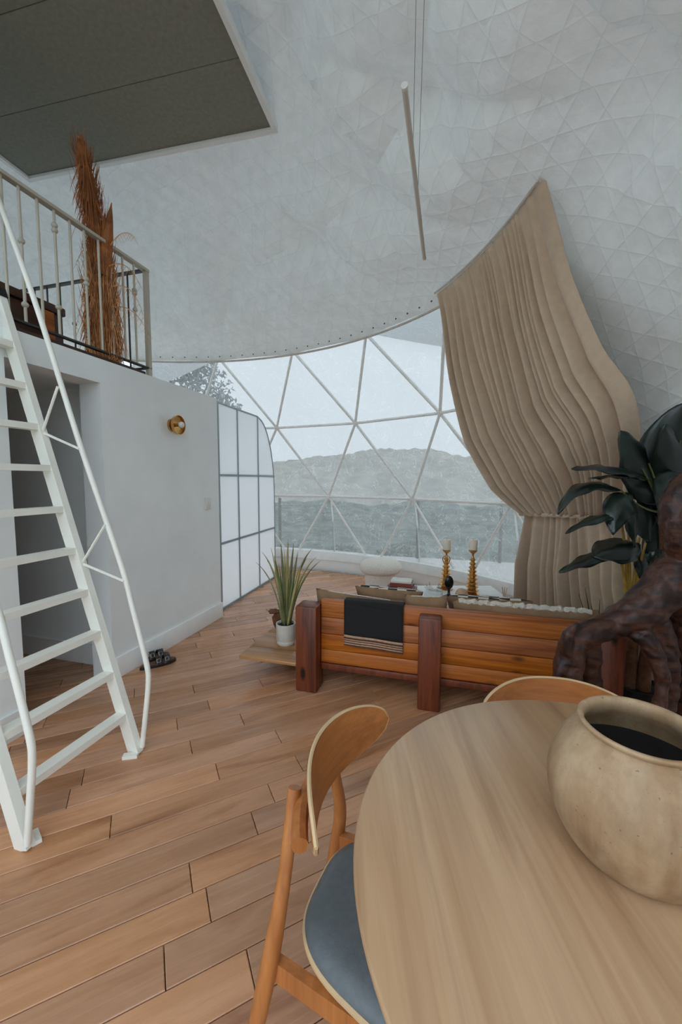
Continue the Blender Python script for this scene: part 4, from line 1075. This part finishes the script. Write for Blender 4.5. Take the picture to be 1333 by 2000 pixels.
for x0, y0, x1, y1, x2, y2 in ((1296, 1000, 1275, 950, 1255, 915), (1296, 1000, 1250, 1000, 1215, 958), (1298, 1000, 1290, 960, 1268, 905), (1300, 1000, 1320, 930, 1330, 860)):
    MB().tube(bez(at(x0, y0, 2.1), at(x1, y1, 2.05), at(x2, y2, 2.02), 8), taper(9, .008, .004), 8).build('stem', 'leaf_olive', lpnt, world=True)
def leaf(a, m, b, w, mat='leaf', cup=.35, tw=0.0, face=(0, -1, .5)):
    path = bez(at(*a), at(*m), at(*b), 16); vs = []; fc = Vector(face).normalized(); NW = 8
    for k, q in enumerate(path):
        t = k/16; d = (path[min(k+1, 16)]-path[max(k-1, 0)]).normalized(); sd_ = d.cross(fc).normalized(); n = sd_.cross(d).normalized()
        sd_ = Matrix.Rotation(tw*t, 3, d) @ sd_; n = sd_.cross(d).normalized()
        ww = w*math.sin(PI*min(1, t**.75*.985+.01))**.8
        for j in range(NW+1):
            x = 2*j/NW-1; vs.append(q+sd_*x*ww-n*(cup*ww*abs(x)**1.3)+n*(.006*math.sin(t*17+x*5)*abs(x)))
    fs = [(k*(NW+1)+j, (k+1)*(NW+1)+j, (k+1)*(NW+1)+j+1, k*(NW+1)+j+1) for k in range(16) for j in range(NW)]
    MB().add(vs, fs).build('leaf', mat, lpnt, world=True, angle=180, solid=.0012)
leaf((1290, 985, 2.08), (1262, 900, 2.06), (1212, 842, 2.02), .125, face=(.3, -1, .1))
leaf((1262, 930, 2.04), (1190, 900, 2.0), (1117, 916, 1.96), .05, face=(0, -.5, 1))
leaf((1268, 935, 2.06), (1210, 918, 2.02), (1150, 935, 2.0), .05, 'leaf', face=(0, -.2, 1), tw=.5)
leaf((1215, 958, 2.04), (1125, 915, 1.99), (1090, 1005, 1.96), .048, face=(-.2, -.7, 1), tw=.3)
leaf((1226, 962, 2.03), (1205, 985, 1.98), (1198, 1045, 1.97), .07, face=(-.5, -1, .3))
leaf((1230, 965, 2.03), (1245, 1000, 2.0), (1240, 1070, 2.0), .06, face=(.4, -1, .2))
leaf((1232, 1005, 2.03), (1160, 1000, 1.98), (1105, 1042, 1.95), .032, 'leaf', face=(0, -.5, 1))
leaf((1250, 1062, 2.04), (1190, 1065, 1.97), (1160, 1088, 1.96), .09, face=(0, -.8, 1), tw=.2)
leaf((1200, 1075, 2.0), (1150, 1085, 1.96), (1092, 1118, 1.93), .045, face=(0, -.6, 1), tw=.3)
leaf((1322, 960, 2.04), (1305, 905, 2.0), (1288, 1002, 1.93), .06, face=(-.6, -1, .2))
leaf((1310, 985, 2.1), (1300, 860, 2.06), (1345, 785, 2.0), .14, face=(-.2, -1, .2))
leaf((1320, 985, 2.1), (1360, 900, 2.1), (1400, 850, 2.05), .15, face=(-.2, -1, .2))
leaf((1300, 1000, 2.12), (1300, 940, 2.16), (1270, 880, 2.18), .13, face=(0, -1, 0))
leaf((1300, 1020, 2.1), (1340, 1000, 2.1), (1352, 1060, 2.06), .12, face=(0, -1, .3))
leaf((1270, 1060, 2.12), (1276, 1000, 2.14), (1262, 950, 2.16), .08, face=(0, -1, 0))
leaf((1290, 1120, 2.1), (1285, 1060, 2.12), (1300, 1010, 2.12), .08, face=(0, -1, 0))
leaf((1268, 1100, 2.02), (1280, 1085, 2.0), (1296, 1075, 2.0), .03, face=(0, -1, .3))
leaf((1305, 1010, 2.14), (1262, 930, 2.16), (1238, 862, 2.16), .10, face=(.2, -1, .1))
leaf((1318, 1000, 2.12), (1322, 900, 2.02), (1300, 828, 1.96), .10, face=(-.4, -1, .2), tw=.4)
leaf((1326, 1010, 2.06), (1345, 940, 1.98), (1338, 1040, 1.92), .09, face=(-.3, -1, .2))
leaf((1285, 1110, 2.1), (1262, 1080, 2.06), (1250, 1130, 2.02), .06, face=(-.3, -1, .2))
leaf((1320, 1090, 2.14), (1310, 1030, 2.16), (1330, 960, 2.16), .12, face=(0, -1, 0))
c0 = at(1172, 1190, 2.55)
ag = thing('spiky_plant', 'small dark spiky plant beyond the right end of the sofa', 'plant', (c0.x, c0.y, 0))
MB().lathe([(0, 0), (.07, 0), (.09, .16), (.082, .16), (.07, .14), (0, .14)], 24).build('pot', 'black_pot', ag)
for i in range(9):
    a = 2*PI*i/9+.3; L = random.uniform(.42, .62)
    MB().tube(bez((0, 0, .13), (.05*math.cos(a), .05*math.sin(a), .36), (.14*math.cos(a), .14*math.sin(a), L), 6), taper(7, .012, .001), 5).build('leaf', 'leaf', ag)
